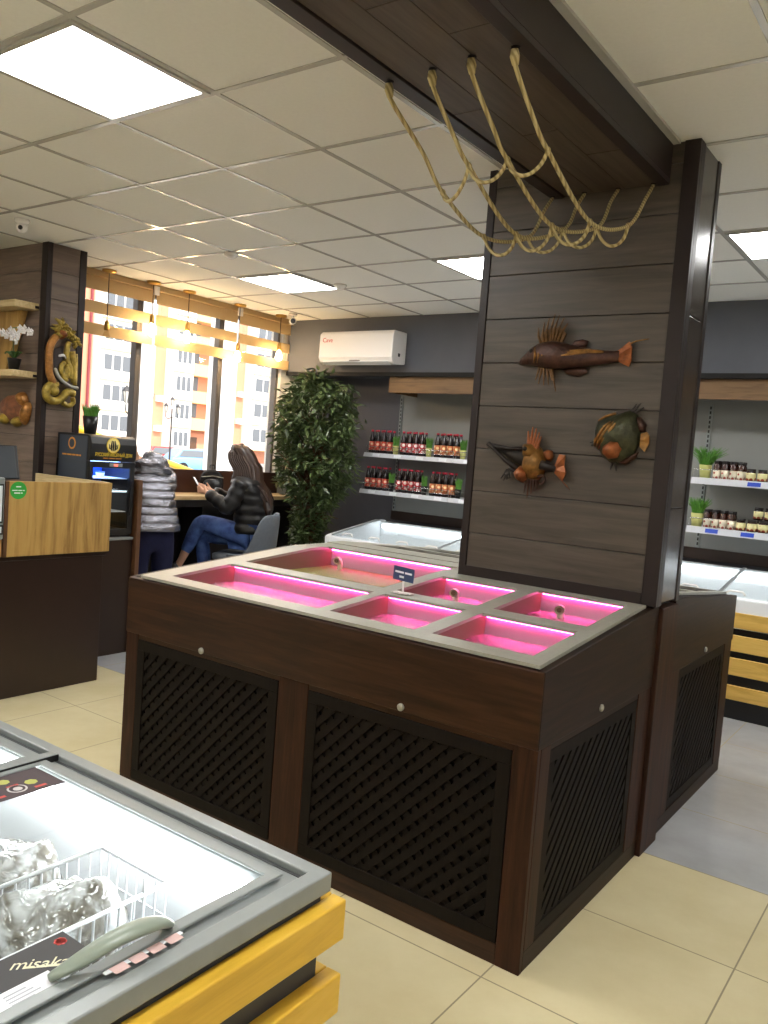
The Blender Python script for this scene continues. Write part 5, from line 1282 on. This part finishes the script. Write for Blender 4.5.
def person_seated():
    P = Vector((-4.93, 4.995, .815)); F = Vector((-.85, -.53, 0)).normalized(); Lf = Vector((.53, -.85, 0)).normalized(); U = Vector((0, 0, 1))
    at = lambda f, l, u: P+F*f+Lf*l+U*u
    t = thing('person', 'seated person with long brown hair, black jacket and jeans at the bar', 'person', (P.x, P.y, .45))
    hc = at(.115, 0, .63); fw = (F*.93-U*.36)
    J = []; E = []
    def j(p_, r, r2=None, con=None):
        J.append((p_, r, r2 if r2 else r)); i = len(J)-1
        if con is not None: E.append((con, i))
        return i
    pel = j(at(0, 0, 0), .15, .11); sp = j(at(.0, 0, .16), .125, .09, pel); ch = j(at(.04, 0, .33), .125, .09, sp); nb = j(at(.075, 0, .47), .06, .055, ch); nk = j(at(.09, 0, .54), .05, .05, nb)
    hd_ = j(at(.11, 0, .60), .06, .06, nk)
    hands = []
    for s_, elb, wr in ((1, at(.15, .22, .225), at(.36, .122, .330)), (-1, at(.17, -.21, .235), at(.38, -.072, .340))):
        sh = j(at(.06, .145*s_, .42), .042, .042, ch); el_ = j(elb, .042, .042, sh); w_ = j(wr, .026, .022, el_)
        hand_joints(J, E, w_, wr, (F*.9+U*.25-Lf*.35*s_), (U*.8+F*.2), (-Lf*s_), .38, .92); hands.append(wr)
    # legs: left crossed over right
    hl = j(at(.02, .09, -.01), .09, .09, pel); kl = j(at(.43, .03, .085), .062, .062, hl); al = j(at(.60, -.03, -.285), .033, .033, kl)
    fl = j(at(.64, -.03, -.335), .032, .03, al); tl = j(at(.755, -.03, -.365), .026, .02, fl)
    hr = j(at(.02, -.09, -.02), .09, .09, pel); kr = j(at(.44, -.08, -.055), .062, .062, hr); ar = j(at(.38, -.06, -.47), .035, .035, kr); fr_ = j(at(.40, -.06, -.52), .032, .03, ar); tr = j(at(.52, -.06, -.54), .026, .02, fr_)
    hs, HL = head_shape(hc, fw, U, .215)
    skin('body', J, E, M['skin'], t, 2, pel, hs, .0065)
    for sx in (-1, 1): MB().ell(HL(.13*sx, .315, .0), (.013, .013, .013), 10, 8).build('eye', M['petal'], t, True); MB().ell(HL(.13*sx, .365, -.005), (.006, .006, .006), 8, 6).build('iris', M['fx_dark'], t, True)
    # jeans
    J = []; E = []
    pel = j(at(0, 0, .03), .155, .12); hl = j(at(.03, .09, 0), .10, .10, pel); ml = j(at(.24, .065, .05), .084, .084, hl); kl = j(at(.43, .03, .085), .072, .072, ml); cl2 = j(at(.505, 0, -.08), .062, .062, kl); al = j(at(.565, -.025, -.205), .047, .047, cl2)
    hr = j(at(.03, -.09, -.01), .10, .10, pel); mr = j(at(.24, -.09, -.035), .084, .084, hr); kr = j(at(.44, -.08, -.055), .072, .072, mr); cr = j(at(.41, -.07, -.25), .062, .062, kr); ar = j(at(.385, -.062, -.42), .047, .047, cr)
    skin('jeans', J, E, M['denim'], t, 2, pel)
    # jacket: quilted torso plus sleeves
    lv = [(at(-.005, 0, .02), Lf*.185, F*.155), (at(-.01, 0, .10), Lf*.18, F*.145), (at(.0, 0, .18), Lf*.175, F*.135), (at(.015, 0, .26), Lf*.185, F*.14), (at(.035, 0, .34), Lf*.205, F*.145), (at(.05, 0, .42), Lf*.20, F*.13), (at(.07, 0, .475), Lf*.15, F*.10), (at(.09, 0, .50), Lf*.08, F*.075)]
    jk = puffer('jacket', lv, M['jacket_black'], t).build('jacket', M['jacket_black'], t, True, fix=True)
    for s_, elb, wr in ((1, at(.15, .22, .225), at(.345, .126, .322)), (-1, at(.17, -.21, .235), at(.36, -.08, .332))):
        sh = at(.06, .15*s_, .43); pts = []; rs = []
        for a_, b_2, n_ in ((sh, elb, 10), (elb, wr, 11)):
            for k in range(n_):
                pts.append(a_.lerp(b_2, k/(n_-1 if b_2 is wr else n_))); 
        for k in range(len(pts)): rs.append((.080-.034*k/len(pts))*(1+.09*math.sin(k*PI*2/3.5)))
        pts = [p_ for p_ in pts]; MB().tube(pts, rs, 14).build('sleeve', M['jacket_black'], jk, True)
    MB().tube([at(.045, .06, .53), at(.10, .075, .50), at(.165, .03, .47), at(.165, -.03, .47), at(.10, -.075, .50), at(.045, -.06, .53)], .024, 10, False, True).build('collar', M['jacket_black'], jk, True)
    # shoes
    for a_, b_2, c_ in ((at(.61, -.03, -.315), at(.655, -.03, -.352), at(.785, -.035, -.388)), (at(.38, -.06, -.505), at(.43, -.06, -.545), at(.56, -.06, -.56))):
        s0 = MB().tube([a_, b_2, b_2.lerp(c_, .5), c_], [.042, .044, .042, .024], 12).build('shoe', M['shoe'], t, True)
        d_2 = (c_-b_2).normalized(); MB().obox(b_2.lerp(c_, .42)-U*.038, d_2*.10, d_2.cross(U).normalized()*.034, d_2.cross(U).cross(d_2).normalized()*.008).build('sole', M['sole'], s0, bevel=.006)
    # hair: cap plus long strands down the back and sides
    m = MB(); rg = random.Random(5)
    f = fw.normalized(); u = (U-f*U.dot(f)).normalized(); s2 = u.cross(f); R = Matrix((s2, f, u)).transposed()
    lvls = []
    back = -F
    prof_ = [(hc+u*.128-f*.005, .02, .02), (hc+u*.115-f*.012, .055, .06), (hc+u*.08-f*.02, .082, .088), (hc+u*.03-f*.03, .093, .092), (hc-u*.03-f*.042, .096, .085), (hc-u*.09-f*.07, .102, .075), (hc-U*.17-F*.12, .118, .066), (hc-U*.25-F*.18, .13, .058), (hc-U*.33-F*.225, .13, .05), (hc-U*.41-F*.245, .11, .04), (hc-U*.48-F*.25, .06, .018)]
    rings = []
    for (c0, a_, b_2) in prof_:
        r = []
        for k in range(40):
            th = 2*PI*k/40; rip = 1+.05*math.sin(k*5.0)+.03*math.sin(k*9.1)
            r.append(c0+Lf*a_*math.cos(th)*rip+F*b_2*math.sin(th)*rip)
        rings.append(r)
    m.loft(rings)
    sh_ = Vector((s2.x, s2.y, 0)).normalized()
    for sgn in (1, -1):      # curtains of hair falling beside the face
        for k in range(8):
            o_ = .016*k
            m.tube(catmull([hc+u*.118+f*(.02-o_*.5)+s2*(.012*sgn), hc+u*.075+f*(.072-o_)+s2*(.058*sgn), hc+u*.0+f*(.080-o_)+s2*(.086*sgn), hc-u*.08+f*(.062-o_)+s2*(.098*sgn), hc-U*.17+F*(.035-o_*1.4)+sh_*(.112*sgn), hc-U*.25+F*(.0-o_*1.9)+sh_*(.122*sgn), hc-U*.34+F*(-.04-o_*2.0)+sh_*(.12*sgn)], 5), [.010]*5+[.014]*15+[.013]*6+[.011]*4+[.003], 8)
    m.build('hair', M['hair'], t, True, fix=True)
    ph = thing('smartphone', 'dark smartphone held in the seated person\'s hands', 'phone', tuple(at(.475, .025, .375)))
    ax = Lf; ay = (F*.55+U*.83).normalized(); az = ax.cross(ay); c0 = at(.478, .025, .395)
    MB().obox(c0, ax*.027, ay*.066, az*.004).build('case', M['black'], ph, bevel=.003); MB().obox(c0-F*.0035+U*.0022, ax*.024, ay*.060, az*.0008).build('screen', M['screen'], ph)
    # bar chair
    st = thing('bar_chair', 'grey upholstered bucket bar chair under the seated person', 'chair', (P.x, P.y, 0))
    m = MB(); rings = []
    sb = .628
    # bucket: seat pan
    pan = []
    for zz, k_ in ((sb-.045, .86), (sb-.02, 1.0), (sb+.012, 1.0), (sb+.025, .9)):
        pan.append([Vector((P.x, P.y, zz))+F*(.07+.235*k_*math.copysign(abs(math.sin(2*PI*q/32))**.75, math.sin(2*PI*q/32)))+Lf*(.225*k_*math.copysign(abs(math.cos(2*PI*q/32))**.75, math.cos(2*PI*q/32))) for q in range(32)])
    m.loft(pan); m.build('seat', M['stool'], st, True, fix=True)
    m = MB(); inner = []; outer = []; NB = 28
    vs = []; fs = []
    for k in range(NB+1):
        th = -PI*.5-PI*.62+PI*1.24*k/NB     # around the back, from one front arm to the other
        cx, cy = math.cos(th), math.sin(th); bk = max(0, -cy)
        q_ = max(0, min(1, (bk-.15)/.6)); h_ = .05+.335*q_*q_*(3-2*q_)
        for (rad, zz) in ((1.0, sb-.03), (1.06, sb+h_*.5), (1.12, sb+h_), (1.02, sb+h_+.004), (.97, sb+h_*.5), (.92, sb-.0)):
            vs.append(Vector((P.x, P.y, zz))+F*(.04+.25*rad*cy)+Lf*(.275*rad*cx))
    for k in range(NB):
        for q in range(6): fs.append((k*6+q, k*6+(q+1) % 6, (k+1)*6+(q+1) % 6, (k+1)*6+q))
    fs += [tuple(range(5, -1, -1)), tuple(range(NB*6, NB*6+6))]
    m.add(vs, fs); m.build('backrest', M['stool'], st, True, subsurf=1, fix=True)
    MB().tube([(P.x, P.y, .04), (P.x, P.y, .612)], .028, 16).build('post', M['chrome'], st, True)
    MB().lathe([(.20, 0), (.20, .012), (.06, .03), (.03, .06)], (P.x, P.y, 0), 28).build('base', M['chrome'], st, True)
    fr2 = [Vector((P.x, P.y, .28))+F*(.0+.2*math.sin(PI*q/12))+Lf*(.16*math.cos(PI*q/12)) for q in range(13)]; MB().tube(fr2, .011, 8).build('footrest', M['chrome'], st, True)
person_seated()

def person_standing():
    B = Vector((-5.12, 4.12, 0)); F = Vector((-.97, .25, 0)).normalized(); Rt = Vector((.25, .97, 0)).normalized(); U = Vector((0, 0, 1)); Bk = -F
    ln = Vector((-.16, -.10, 0))      # lean towards the counter
    at = lambda f, r, u: B+F*f+Rt*r+U*u
    t = thing('person', 'standing person seen from behind in a shiny silver hooded jacket', 'person', (B.x, B.y, 0))
    J = []; E = []
    def j(p_, r, r2=None, con=None):
        J.append((p_, r, r2 if r2 else r)); i = len(J)-1
        if con is not None: E.append((con, i))
        return i
    pel = j(at(0, 0, .86), .12, .09); sp = j(at(.03, 0, 1.02), .11, .08, pel); ch = j(at(.09, -.01, 1.18), .13, .09, sp); nb = j(at(.15, -.03, 1.32), .065, .06, ch); nk = j(at(.19, -.05, 1.37), .05, .05, nb); j(at(.23, -.12, 1.41), .06, .06, nk)
    for s_ in (-1, 1):
        sh = j(at(.12, .145*s_-.02, 1.27), .055, .055, ch); e_ = at(.20, .22*s_-.02, 1.15); w_ = at(.33, .17*s_-.02, 1.20)
        el_ = j(e_, .042, .042, sh); wi = j(w_, .027, .022, el_); hand_joints(J, E, wi, w_, F-Rt*.2*s_, -Rt*s_, -U, .14, .92)
        h_ = j(at(.0, .09*s_, .84), .095, .095, pel); k_ = j(at(.02, .10*s_, .47), .06, .06, h_); a_ = j(at(-.01, .10*s_, .10), .037, .037, k_); f_ = j(at(.03, .105*s_, .05), .034, .03, a_); j(at(.14, .115*s_, .035), .03, .022, f_)
    hs, HL = head_shape(at(.24, -.15, 1.43), F*.9-Rt*.25-U*.35, U, .21)
    skin('body', J, E, M['skin'], t, 2, pel, hs, .0075)
    for sx in (-1, 1): MB().ell(HL(.13*sx, .315, .0), (.013, .013, .013), 10, 8).build('eye', M['petal'], t, True); MB().ell(HL(.13*sx, .365, -.005), (.006, .006, .006), 8, 6).build('iris', M['fx_dark'], t, True)
    m = MB(); f = (F*.9-Rt*.25-U*.35).normalized(); u = (U-f*U.dot(f)).normalized(); s2 = u.cross(f); R = Matrix((s2, f, u)).transposed(); hc = at(.24, -.15, 1.43)
    m.ell(hc+u*.03-f*.018, (.082, .093, .093), 24, 16, R); m.ell(hc-u*.04-f*.055, (.075, .05, .085), 18, 12, R); m.build('hair', M['hair_light'], t, True)
    J = []; E = []
    wa = j(at(.012, -.012, 1.02), .152, .12); pel = j(at(0, 0, .87), .165, .14, wa)
    for s_ in (-1, 1):
        h_ = j(at(.0, .085*s_, .76), .105, .105, pel); m_ = j(at(.015, .10*s_, .62), .092, .092, h_); k_ = j(at(.02, .10*s_, .46), .075, .075, m_); c_ = j(at(.005, .10*s_, .28), .068, .068, k_); j(at(-.01, .10*s_, .11), .06, .06, c_)
    skin('trousers', J, E, M['navy'], t, 2, wa)
    lv = [(at(-.005, -.02, .865), Rt*.205, F*.175), (at(.0, -.02, .925), Rt*.20, F*.17), (at(.015, -.02, .985), Rt*.19, F*.155), (at(.03, -.02, 1.045), Rt*.187, F*.148), (at(.05, -.02, 1.105), Rt*.188, F*.148), (at(.07, -.02, 1.165), Rt*.192, F*.148), (at(.09, -.02, 1.225), Rt*.192, F*.145), (at(.11, -.02, 1.28), Rt*.18, F*.135), (at(.13, -.025, 1.335), Rt*.145, F*.11), (at(.15, -.03, 1.37), Rt*.09, F*.085)]
    jk = puffer('jacket', lv, M['silver'], t, 44, .014, 8).build('jacket', M['silver'], t, True, fix=True)
    for s_ in (-1, 1):
        sh = at(.115, .155*s_-.02, 1.27); e_ = at(.20, .225*s_-.02, 1.16); w_ = at(.305, .185*s_-.02, 1.20); pts = [sh.lerp(e_, k/10) for k in range(10)]+[e_.lerp(w_, k/9) for k in range(10)]
        MB().tube(pts, [(.078-.028*k/20)*(1+.12*math.sin(k*PI*2/3.6)) for k in range(20)], 14).build('sleeve', M['silver'], jk, True)
    # hood lying on the back: a crumpled bag of folds
    m = MB(); n, k2 = 36, 20; vs = []; fs = []; c0 = at(.045, -.015, 1.365)
    for i in range(k2+1):
        th = PI*i/k2
        for q in range(n):
            a_ = 2*PI*q/n; d_ = Vector((math.sin(th)*math.cos(a_), math.sin(th)*math.sin(a_), -math.cos(th)))
            p_ = Rt*d_.x*.15+F*d_.y*.095+U*d_.z*.10
            fold = 1+.13*math.sin(9*d_.z+3*d_.x+2*noise.noise(d_*2.2))+.07*noise.noise(d_*6)
            vs.append(c0+p_*fold+U*(-.05*abs(d_.x)))
    for i in range(k2):
        for q in range(n): fs.append((i*n+q, i*n+(q+1) % n, (i+1)*n+(q+1) % n, (i+1)*n+q))
    m.add(vs, fs); m.build('hood', M['silver'], jk, True, fix=True)
    for s_ in (-1, 1):
        s0 = MB().tube([at(-.06, .10*s_, .055), at(.0, .10*s_, .06), at(.08, .11*s_, .05), at(.19, .115*s_, .035)], [.035, .045, .043, .026], 12).build('shoe', M['shoe'], t, True)
        MB().obox(at(.06, .11*s_, .010), F*.13, Rt*.04, U*.0095).build('sole', M['sole'], s0, bevel=.004)
person_standing()
# black bag on the bar
bx, by, bz = -5.64, 5.17, 1.0965
t = thing('handbag', 'small rounded black bag standing on the window bar', 'bag', (bx, by, bz))
dR = Vector((.55, .83, 0)).normalized(); dF = Vector((.83, -.55, 0)).normalized()
rings = []
for k, (hh, sc) in enumerate(((-.085, .90), (-.07, 1), (.02, 1), (.05, .98), (.075, .88))):
    pass
m = MB(); out = []
for q in range(40):
    a_ = 2*PI*q/40; x = .105*math.copysign(abs(math.cos(a_))**.7, math.cos(a_)); z = (.115*math.sin(a_) if math.sin(a_) > 0 else .105*math.copysign(abs(math.sin(a_))**.45, math.sin(a_)))
    out.append((x, z+.105))
bb_ = lambda x, y, z: Vector((bx, by, bz))+dR*x+dF*y+Vector((0, 0, z))
m.loft([[bb_(x*s_, d_, .105+(z-.105)*s_) for x, z in out] for d_, s_ in ((-.05, .86), (-.042, .97), (-.02, 1), (.02, 1), (.042, .97), (.05, .86))])
m.build('body', M['blackrough'], t, True, fix=True)
MB().loft([[bb_(x*s_, d_, .085+(z-.105)*s_*.62) for x, z in out] for d_, s_ in ((.048, .80), (.062, .78), (.068, .70))]).build('front_pocket', M['black'], t, True, fix=True)
m = MB().tube(catmull([bb_(-.02, 0, .232), bb_(-.016, 0, .262), bb_(.016, 0, .262), bb_(.02, 0, .232)], 5), .005, 8); m.build('loop_handle', M['black'], t, True)
MB().tube([bb_(-.10, .052, .155), bb_(0, .056, .168), bb_(.10, .052, .155)], .004, 6).build('zip', M['steel'], t)

# ================================================================== OUTSIDE
M['asphalt'] = plain('asphalt', srgb(150, 148, 146), .9, 0, .2, .1, 1)
tag(MB().box((-120, -60, -.6), (-6.06, 140, -.45)).build('street_ground', M['asphalt']), None, None, None, 'structure')
M['pinkwall'] = plain('salmon render', srgb(214, 150, 122), .9, 0, .2); M['cream_wall'] = plain('cream render', srgb(226, 190, 140), .9, 0, .2); M['whitewall'] = plain('white render', srgb(236, 234, 230), .9, 0, .2); M['winpane'] = plain('dim window pane', srgb(96, 100, 106), .2); M['maroon'] = plain('maroon pipe', srgb(128, 52, 60), .6)
t = thing('street_building', 'salmon and white apartment block with glazed balconies across the street', 'building', (-68, 58, -.45))
XB = -66.0
MB().box((XB-10, 30, -.45), (XB, 100, 24)).build('wall', M['pinkwall'], t)
def bay(y0, y1, dep, mat, wins, first):
    b = MB()
    b.box((XB, y0, first), (XB+dep, y1, 22)); o = b.build('balcony_bay', mat, t)
    for z in range(9):
        zz = first+.95+2.72*z
        if zz > 20: break
        m = MB(); n = wins; w_ = (y1-y0-.5)/n
        for k in range(n): m.box((XB+dep-.02, y0+.25+w_*k+.10, zz), (XB+dep+.04, y0+.25+w_*(k+1)-.10, zz+1.35))
        m.build('window', M['winpane'], o)
        MB().box((XB+dep, y0-.05, zz-1.0), (XB+dep+.12, y1+.05, zz-.88)).build('floor_band', M['cream_wall'], o)
bay(45.3, 49.7, 1.4, M['whitewall'], 4, 1.0)
bay(53.6, 56.0, 1.4, M['whitewall'], 3, 0)
bay(64.4, 72.3, 1.4, M['whitewall'], 6, 1.0)
bay(78, 84, 1.4, M['whitewall'], 4, 0)
bay(34, 38, 1.4, M['whitewall'], 4, 1.0)
# loggia stack
lg = MB()
for z in range(8):
    zz = 2.75+2.72*z; lg.box((XB, 56.05, zz-.15), (XB+1.3, 61.2, zz+1.05))
lg.box((XB, 60.9, 0), (XB+1.3, 61.2, 24)); lo = lg.build('loggia', M['cream_wall'], t)
for z in range(7):
    m = MB()
    for y in (56.8, 59.4): m.box((XB, y, 3.9+2.72*z), (XB+.06, y+1.0, 5.3+2.72*z))
    m.build('window', M['winpane'], t)
MB().box((XB, 56.3, -.45), (XB+.2, 60.6, 2.3)).build('entrance_recess', M['pinkwall'], t)
for y in (56.9, 59.2): MB().box((XB+.2, y, -.45), (XB+.28, y+1.0, 1.9)).build('entrance_door', M['brownlam'], t)
MB().tube([(XB+.2, 44.9, 0), (XB+.2, 44.9, 22)], .12, 8).build('drainpipe', M['maroon'], t)
for y, z in ((53.0, 5.1), (63.7, 6.6), (63.7, 3.7), (52.9, 2.2), (50.6, 5.2)): MB().box((XB, y-.4, z), (XB+.4, y+.4, z+.6)).build('air_conditioner_unit', M['whitewall'], t)
# columns made up outside so the sky whitens the window's post bands
for i, (a, b, lab) in enumerate(((6.14, 6.35, 'made-up white column outside, sky-lit stand-in for the first window post'), (7.34, 7.67, 'wider made-up white column outside, sky-lit stand-in for the second window post'))):
    t = thing('stand_in_column', lab, 'column', (-8.1, (a+b)/2, -.449)); t['kind'] = 'thing'
    MB().box((-8.2, a, -.449), (-8.0, b, 5.2)).build('shaft', M['whitewall'], t, bevel=.02)
    MB().box((-8.24, a-.04, -.449), (-7.96, b+.04, -.1)).build('plinth', M['cream_wall'], t, bevel=.01)
# cars
def car(label, c, ang, colr, sc=1.0):
    t = thing('parked_car', label, 'car', c)
    paint = plain('car paint', colr, .25, .2, .6)
    F = Vector((math.cos(ang), math.sin(ang), 0)); L_ = Vector((-math.sin(ang), math.cos(ang), 0)); U = Vector((0, 0, 1)); C0 = Vector(c)
    def rg_(x, hw, z0, z1): return [C0+F*x*sc+L_*hw*sc*a_+U*(zz*sc) for a_, zz in ((-1, z0), (1, z0), (1, z1*.8+z0*.2), (.92, z1), (-.92, z1), (-1, z1*.8+z0*.2))]
    MB().loft([rg_(-2.05, .78, .35, .75), rg_(-1.95, .85, .25, .92), rg_(-1.0, .88, .22, .98), rg_(.6, .88, .22, .96), rg_(1.6, .86, .24, .84), rg_(2.0, .78, .3, .66)]).build('body', paint, t, True, fix=True, bevel=.03)
    cab = lambda x0, x1, hb, ht, z0, z1: None
    m = MB(); q = [(-1.85, .93), (-1.35, 1.45), (.25, 1.48), (1.05, .93)]
    m.loft([[C0+F*x*sc+L_*(.80 if z < 1 else .64)*sc*s_+U*z*sc for x, z in q] for s_ in (-1, 1)]); m.build('cabin', paint, t, fix=True, bevel=.04)
    for s_ in (-1, 1):
        m = MB(); qq = [(-1.55, 1.0), (-1.25, 1.38), (.18, 1.40), (.80, 1.0)]
        m.add([C0+F*x*sc+L_*((.79 if z < 1.1 else .67)+.02)*s_*sc+U*z*sc for x, z in qq]+[C0+F*x*sc+L_*((.79 if z < 1.1 else .67)-.02)*s_*sc+U*z*sc for x, z in qq], [(0, 1, 2, 3), (7, 6, 5, 4), (0, 4, 5, 1), (1, 5, 6, 2), (2, 6, 7, 3), (3, 7, 4, 0)]); m.build('side_window', M['winpane'], t, fix=True)
    m = MB(); m.add([C0+F*x*sc+L_*w_*sc+U*z*sc for x, w_, z in ((1.06, -.7, .97), (1.06, .7, .97), (.33, .58, 1.43), (.33, -.58, 1.43))]+[C0+F*(x-.05)*sc+L_*w_*sc+U*z*sc for x, w_, z in ((1.06, -.7, .97), (1.06, .7, .97), (.33, .58, 1.43), (.33, -.58, 1.43))], [(0, 1, 2, 3), (7, 6, 5, 4), (0, 4, 5, 1), (1, 5, 6, 2), (2, 6, 7, 3), (3, 7, 4, 0)]); m.build('windscreen', M['winpane'], t, fix=True)
    for x in (-1.3, 1.25):
        for s_ in (-1, 1):
            p0 = C0+F*x*sc+L_*s_*.72*sc+U*.32*sc; MB().tube([p0, p0+L_*s_*.2*sc], .32*sc, 18).build('wheel', M['black'], t)
car('light blue hatchback parked across the street behind the lamp post', (-40, 35.3, -.449), PI*.42, srgb(120, 165, 205))
car('red car parked at the kerb, mostly hidden beside the lamp post', (-44, 36.2, -.449), PI*.45, srgb(190, 60, 60))
car('pale silver car parked beyond the blue hatchback', (-44, 40.6, -.449), PI*.45, srgb(190, 192, 196))
# street lamps
M['iron'] = plain('black iron', srgb(34, 32, 34), .5, .3)
M['lampglass'] = plain('milky lamp glass', srgb(210, 206, 196), .3)
def street_lamp(label, c, hgt, sc):
    t = thing('street_lamp', label, 'street lamp', c); x, y, z = c
    MB().lathe([(.12*sc, 0), (.12*sc, .3*sc), (.06*sc, .5*sc), (.045*sc, hgt), (.03*sc, hgt)], c, 12).build('post', M['iron'], t, True)
    for k in range(3):
        o = (-.46*sc, 0, .46*sc)[k]; zz = z+hgt+(.18*sc if k == 1 else -.25*sc)
        if o: MB().tube(catmull([(x, y, z+hgt-.5*sc), (x, y+o*.6, z+hgt-.62*sc), (x, y+o, z+hgt-.5*sc), (x, y+o, zz)], 5), .022*sc, 6).build('arm', M['iron'], t, True)
        ln = MB().lathe([(.05*sc, 0), (.11*sc, .34*sc), (.11*sc, .36*sc)], (x, y+o, zz), 6).build('lantern', M['lampglass'], t)
        MB().lathe([(.14*sc, .36*sc), (.10*sc, .44*sc), (.02*sc, .56*sc)], (x, y+o, zz), 6).build('cap', M['iron'], ln)
        m = MB()
        for q in range(6):
            a_ = 2*PI*q/6; m.tube([(x+.055*sc*math.cos(a_), y+o+.055*sc*math.sin(a_), zz), (x+.115*sc*math.cos(a_), y+o+.115*sc*math.sin(a_), zz+.36*sc)], .012*sc, 5)
        m.build('ribs', M['iron'], ln)
street_lamp('three armed iron street lamp in front of the parked cars', (-36, 29.85, -.449), 3.65, .9)
street_lamp('iron street lamp mostly hidden by the first window post', (-30, 23.0, -.449), 3.75, 1.35)
# yellow stair railing just outside
M['yellow'] = plain('yellow paint', srgb(222, 178, 40), .4)
t = thing('stair_railing', 'sloping yellow handrail outside the window', 'railing', (-9, 7, -.449))
MB().tube([(-9, 5.6, 1.72), (-9, 8.35, 1.0)], .045, 10).build('handrail', M['yellow'], t, True)
for y in (5.8, 6.9, 8.2): MB().tube([(-9, y, -.449), (-9, y, 1.72-(y-5.6)*.2618)], .025, 8).build('post', M['yellow'], t)
# ================================================================== LIGHT, CAMERA
W = bpy.data.worlds.new('World'); S.world = W; W.use_nodes = True; nt = W.node_tree; nt.nodes.clear()
o = nt.nodes.new('ShaderNodeOutputWorld'); bg = nt.nodes.new('ShaderNodeBackground'); sky = nt.nodes.new('ShaderNodeTexSky')
sky.sky_type = 'HOSEK_WILKIE'; sky.sun_direction = (.6, .2, .77); sky.turbidity = 8; sky.ground_albedo = .5
mx = nt.nodes.new('ShaderNodeMix'); mx.data_type = 'RGBA'; mx.inputs[0].default_value = .65; mx.inputs[7].default_value = (1, .99, .97, 1)
nt.links.new(sky.outputs[0], mx.inputs[6]); nt.links.new(mx.outputs[2], bg.inputs[0]); bg.inputs[1].default_value = 4.6; nt.links.new(bg.outputs[0], o.inputs[0])
sun = bpy.data.lights.new('Sun', 'SUN'); sun.energy = 5.5; sun.angle = .05; sun.color = (1, .96, .9); so = bpy.data.objects.new('Sun', sun); COL.objects.link(so)
so.rotation_euler = Vector((-.62, .18, -.76)).to_track_quat('-Z', 'Y').to_euler()
cam = bpy.data.cameras.new('Camera'); co = bpy.data.objects.new('Camera', cam); COL.objects.link(co); S.camera = co
rt = Vector((.8079, .5843, .0744)); fwd = Vector((-.58, .811, -.0689))
yaw, pit, rol = .6209, -.0690, .0745
cy, sy_, cp, sp_ = math.cos(yaw), math.sin(yaw), math.cos(pit), math.sin(pit)
fw = Vector((-sy_*cp, cy*cp, sp_)); r0 = Vector((cy, sy_, 0)); u0 = r0.cross(fw)
r2 = r0*math.cos(rol)+u0*math.sin(rol); u2 = -r0*math.sin(rol)+u0*math.cos(rol)
Mx = Matrix((r2, u2, -fw)).transposed().to_4x4(); Mx.translation = Vector((0, 0, 1.569)); co.matrix_world = Mx
cam.sensor_fit = 'VERTICAL'; cam.sensor_height = 24; cam.lens = 826.77/1024*24; cam.clip_start = .02; cam.clip_end = 500
S.view_settings.view_transform = 'Standard'; S.view_settings.look = 'None'; S.view_settings.exposure = 0.0; S.view_settings.gamma = 1; S.view_settings.use_curve_mapping = False
S.cycles.max_bounces = 10; S.cycles.transparent_max_bounces = 24; S.cycles.use_denoising = True
S.cycles.sample_clamp_indirect = 6
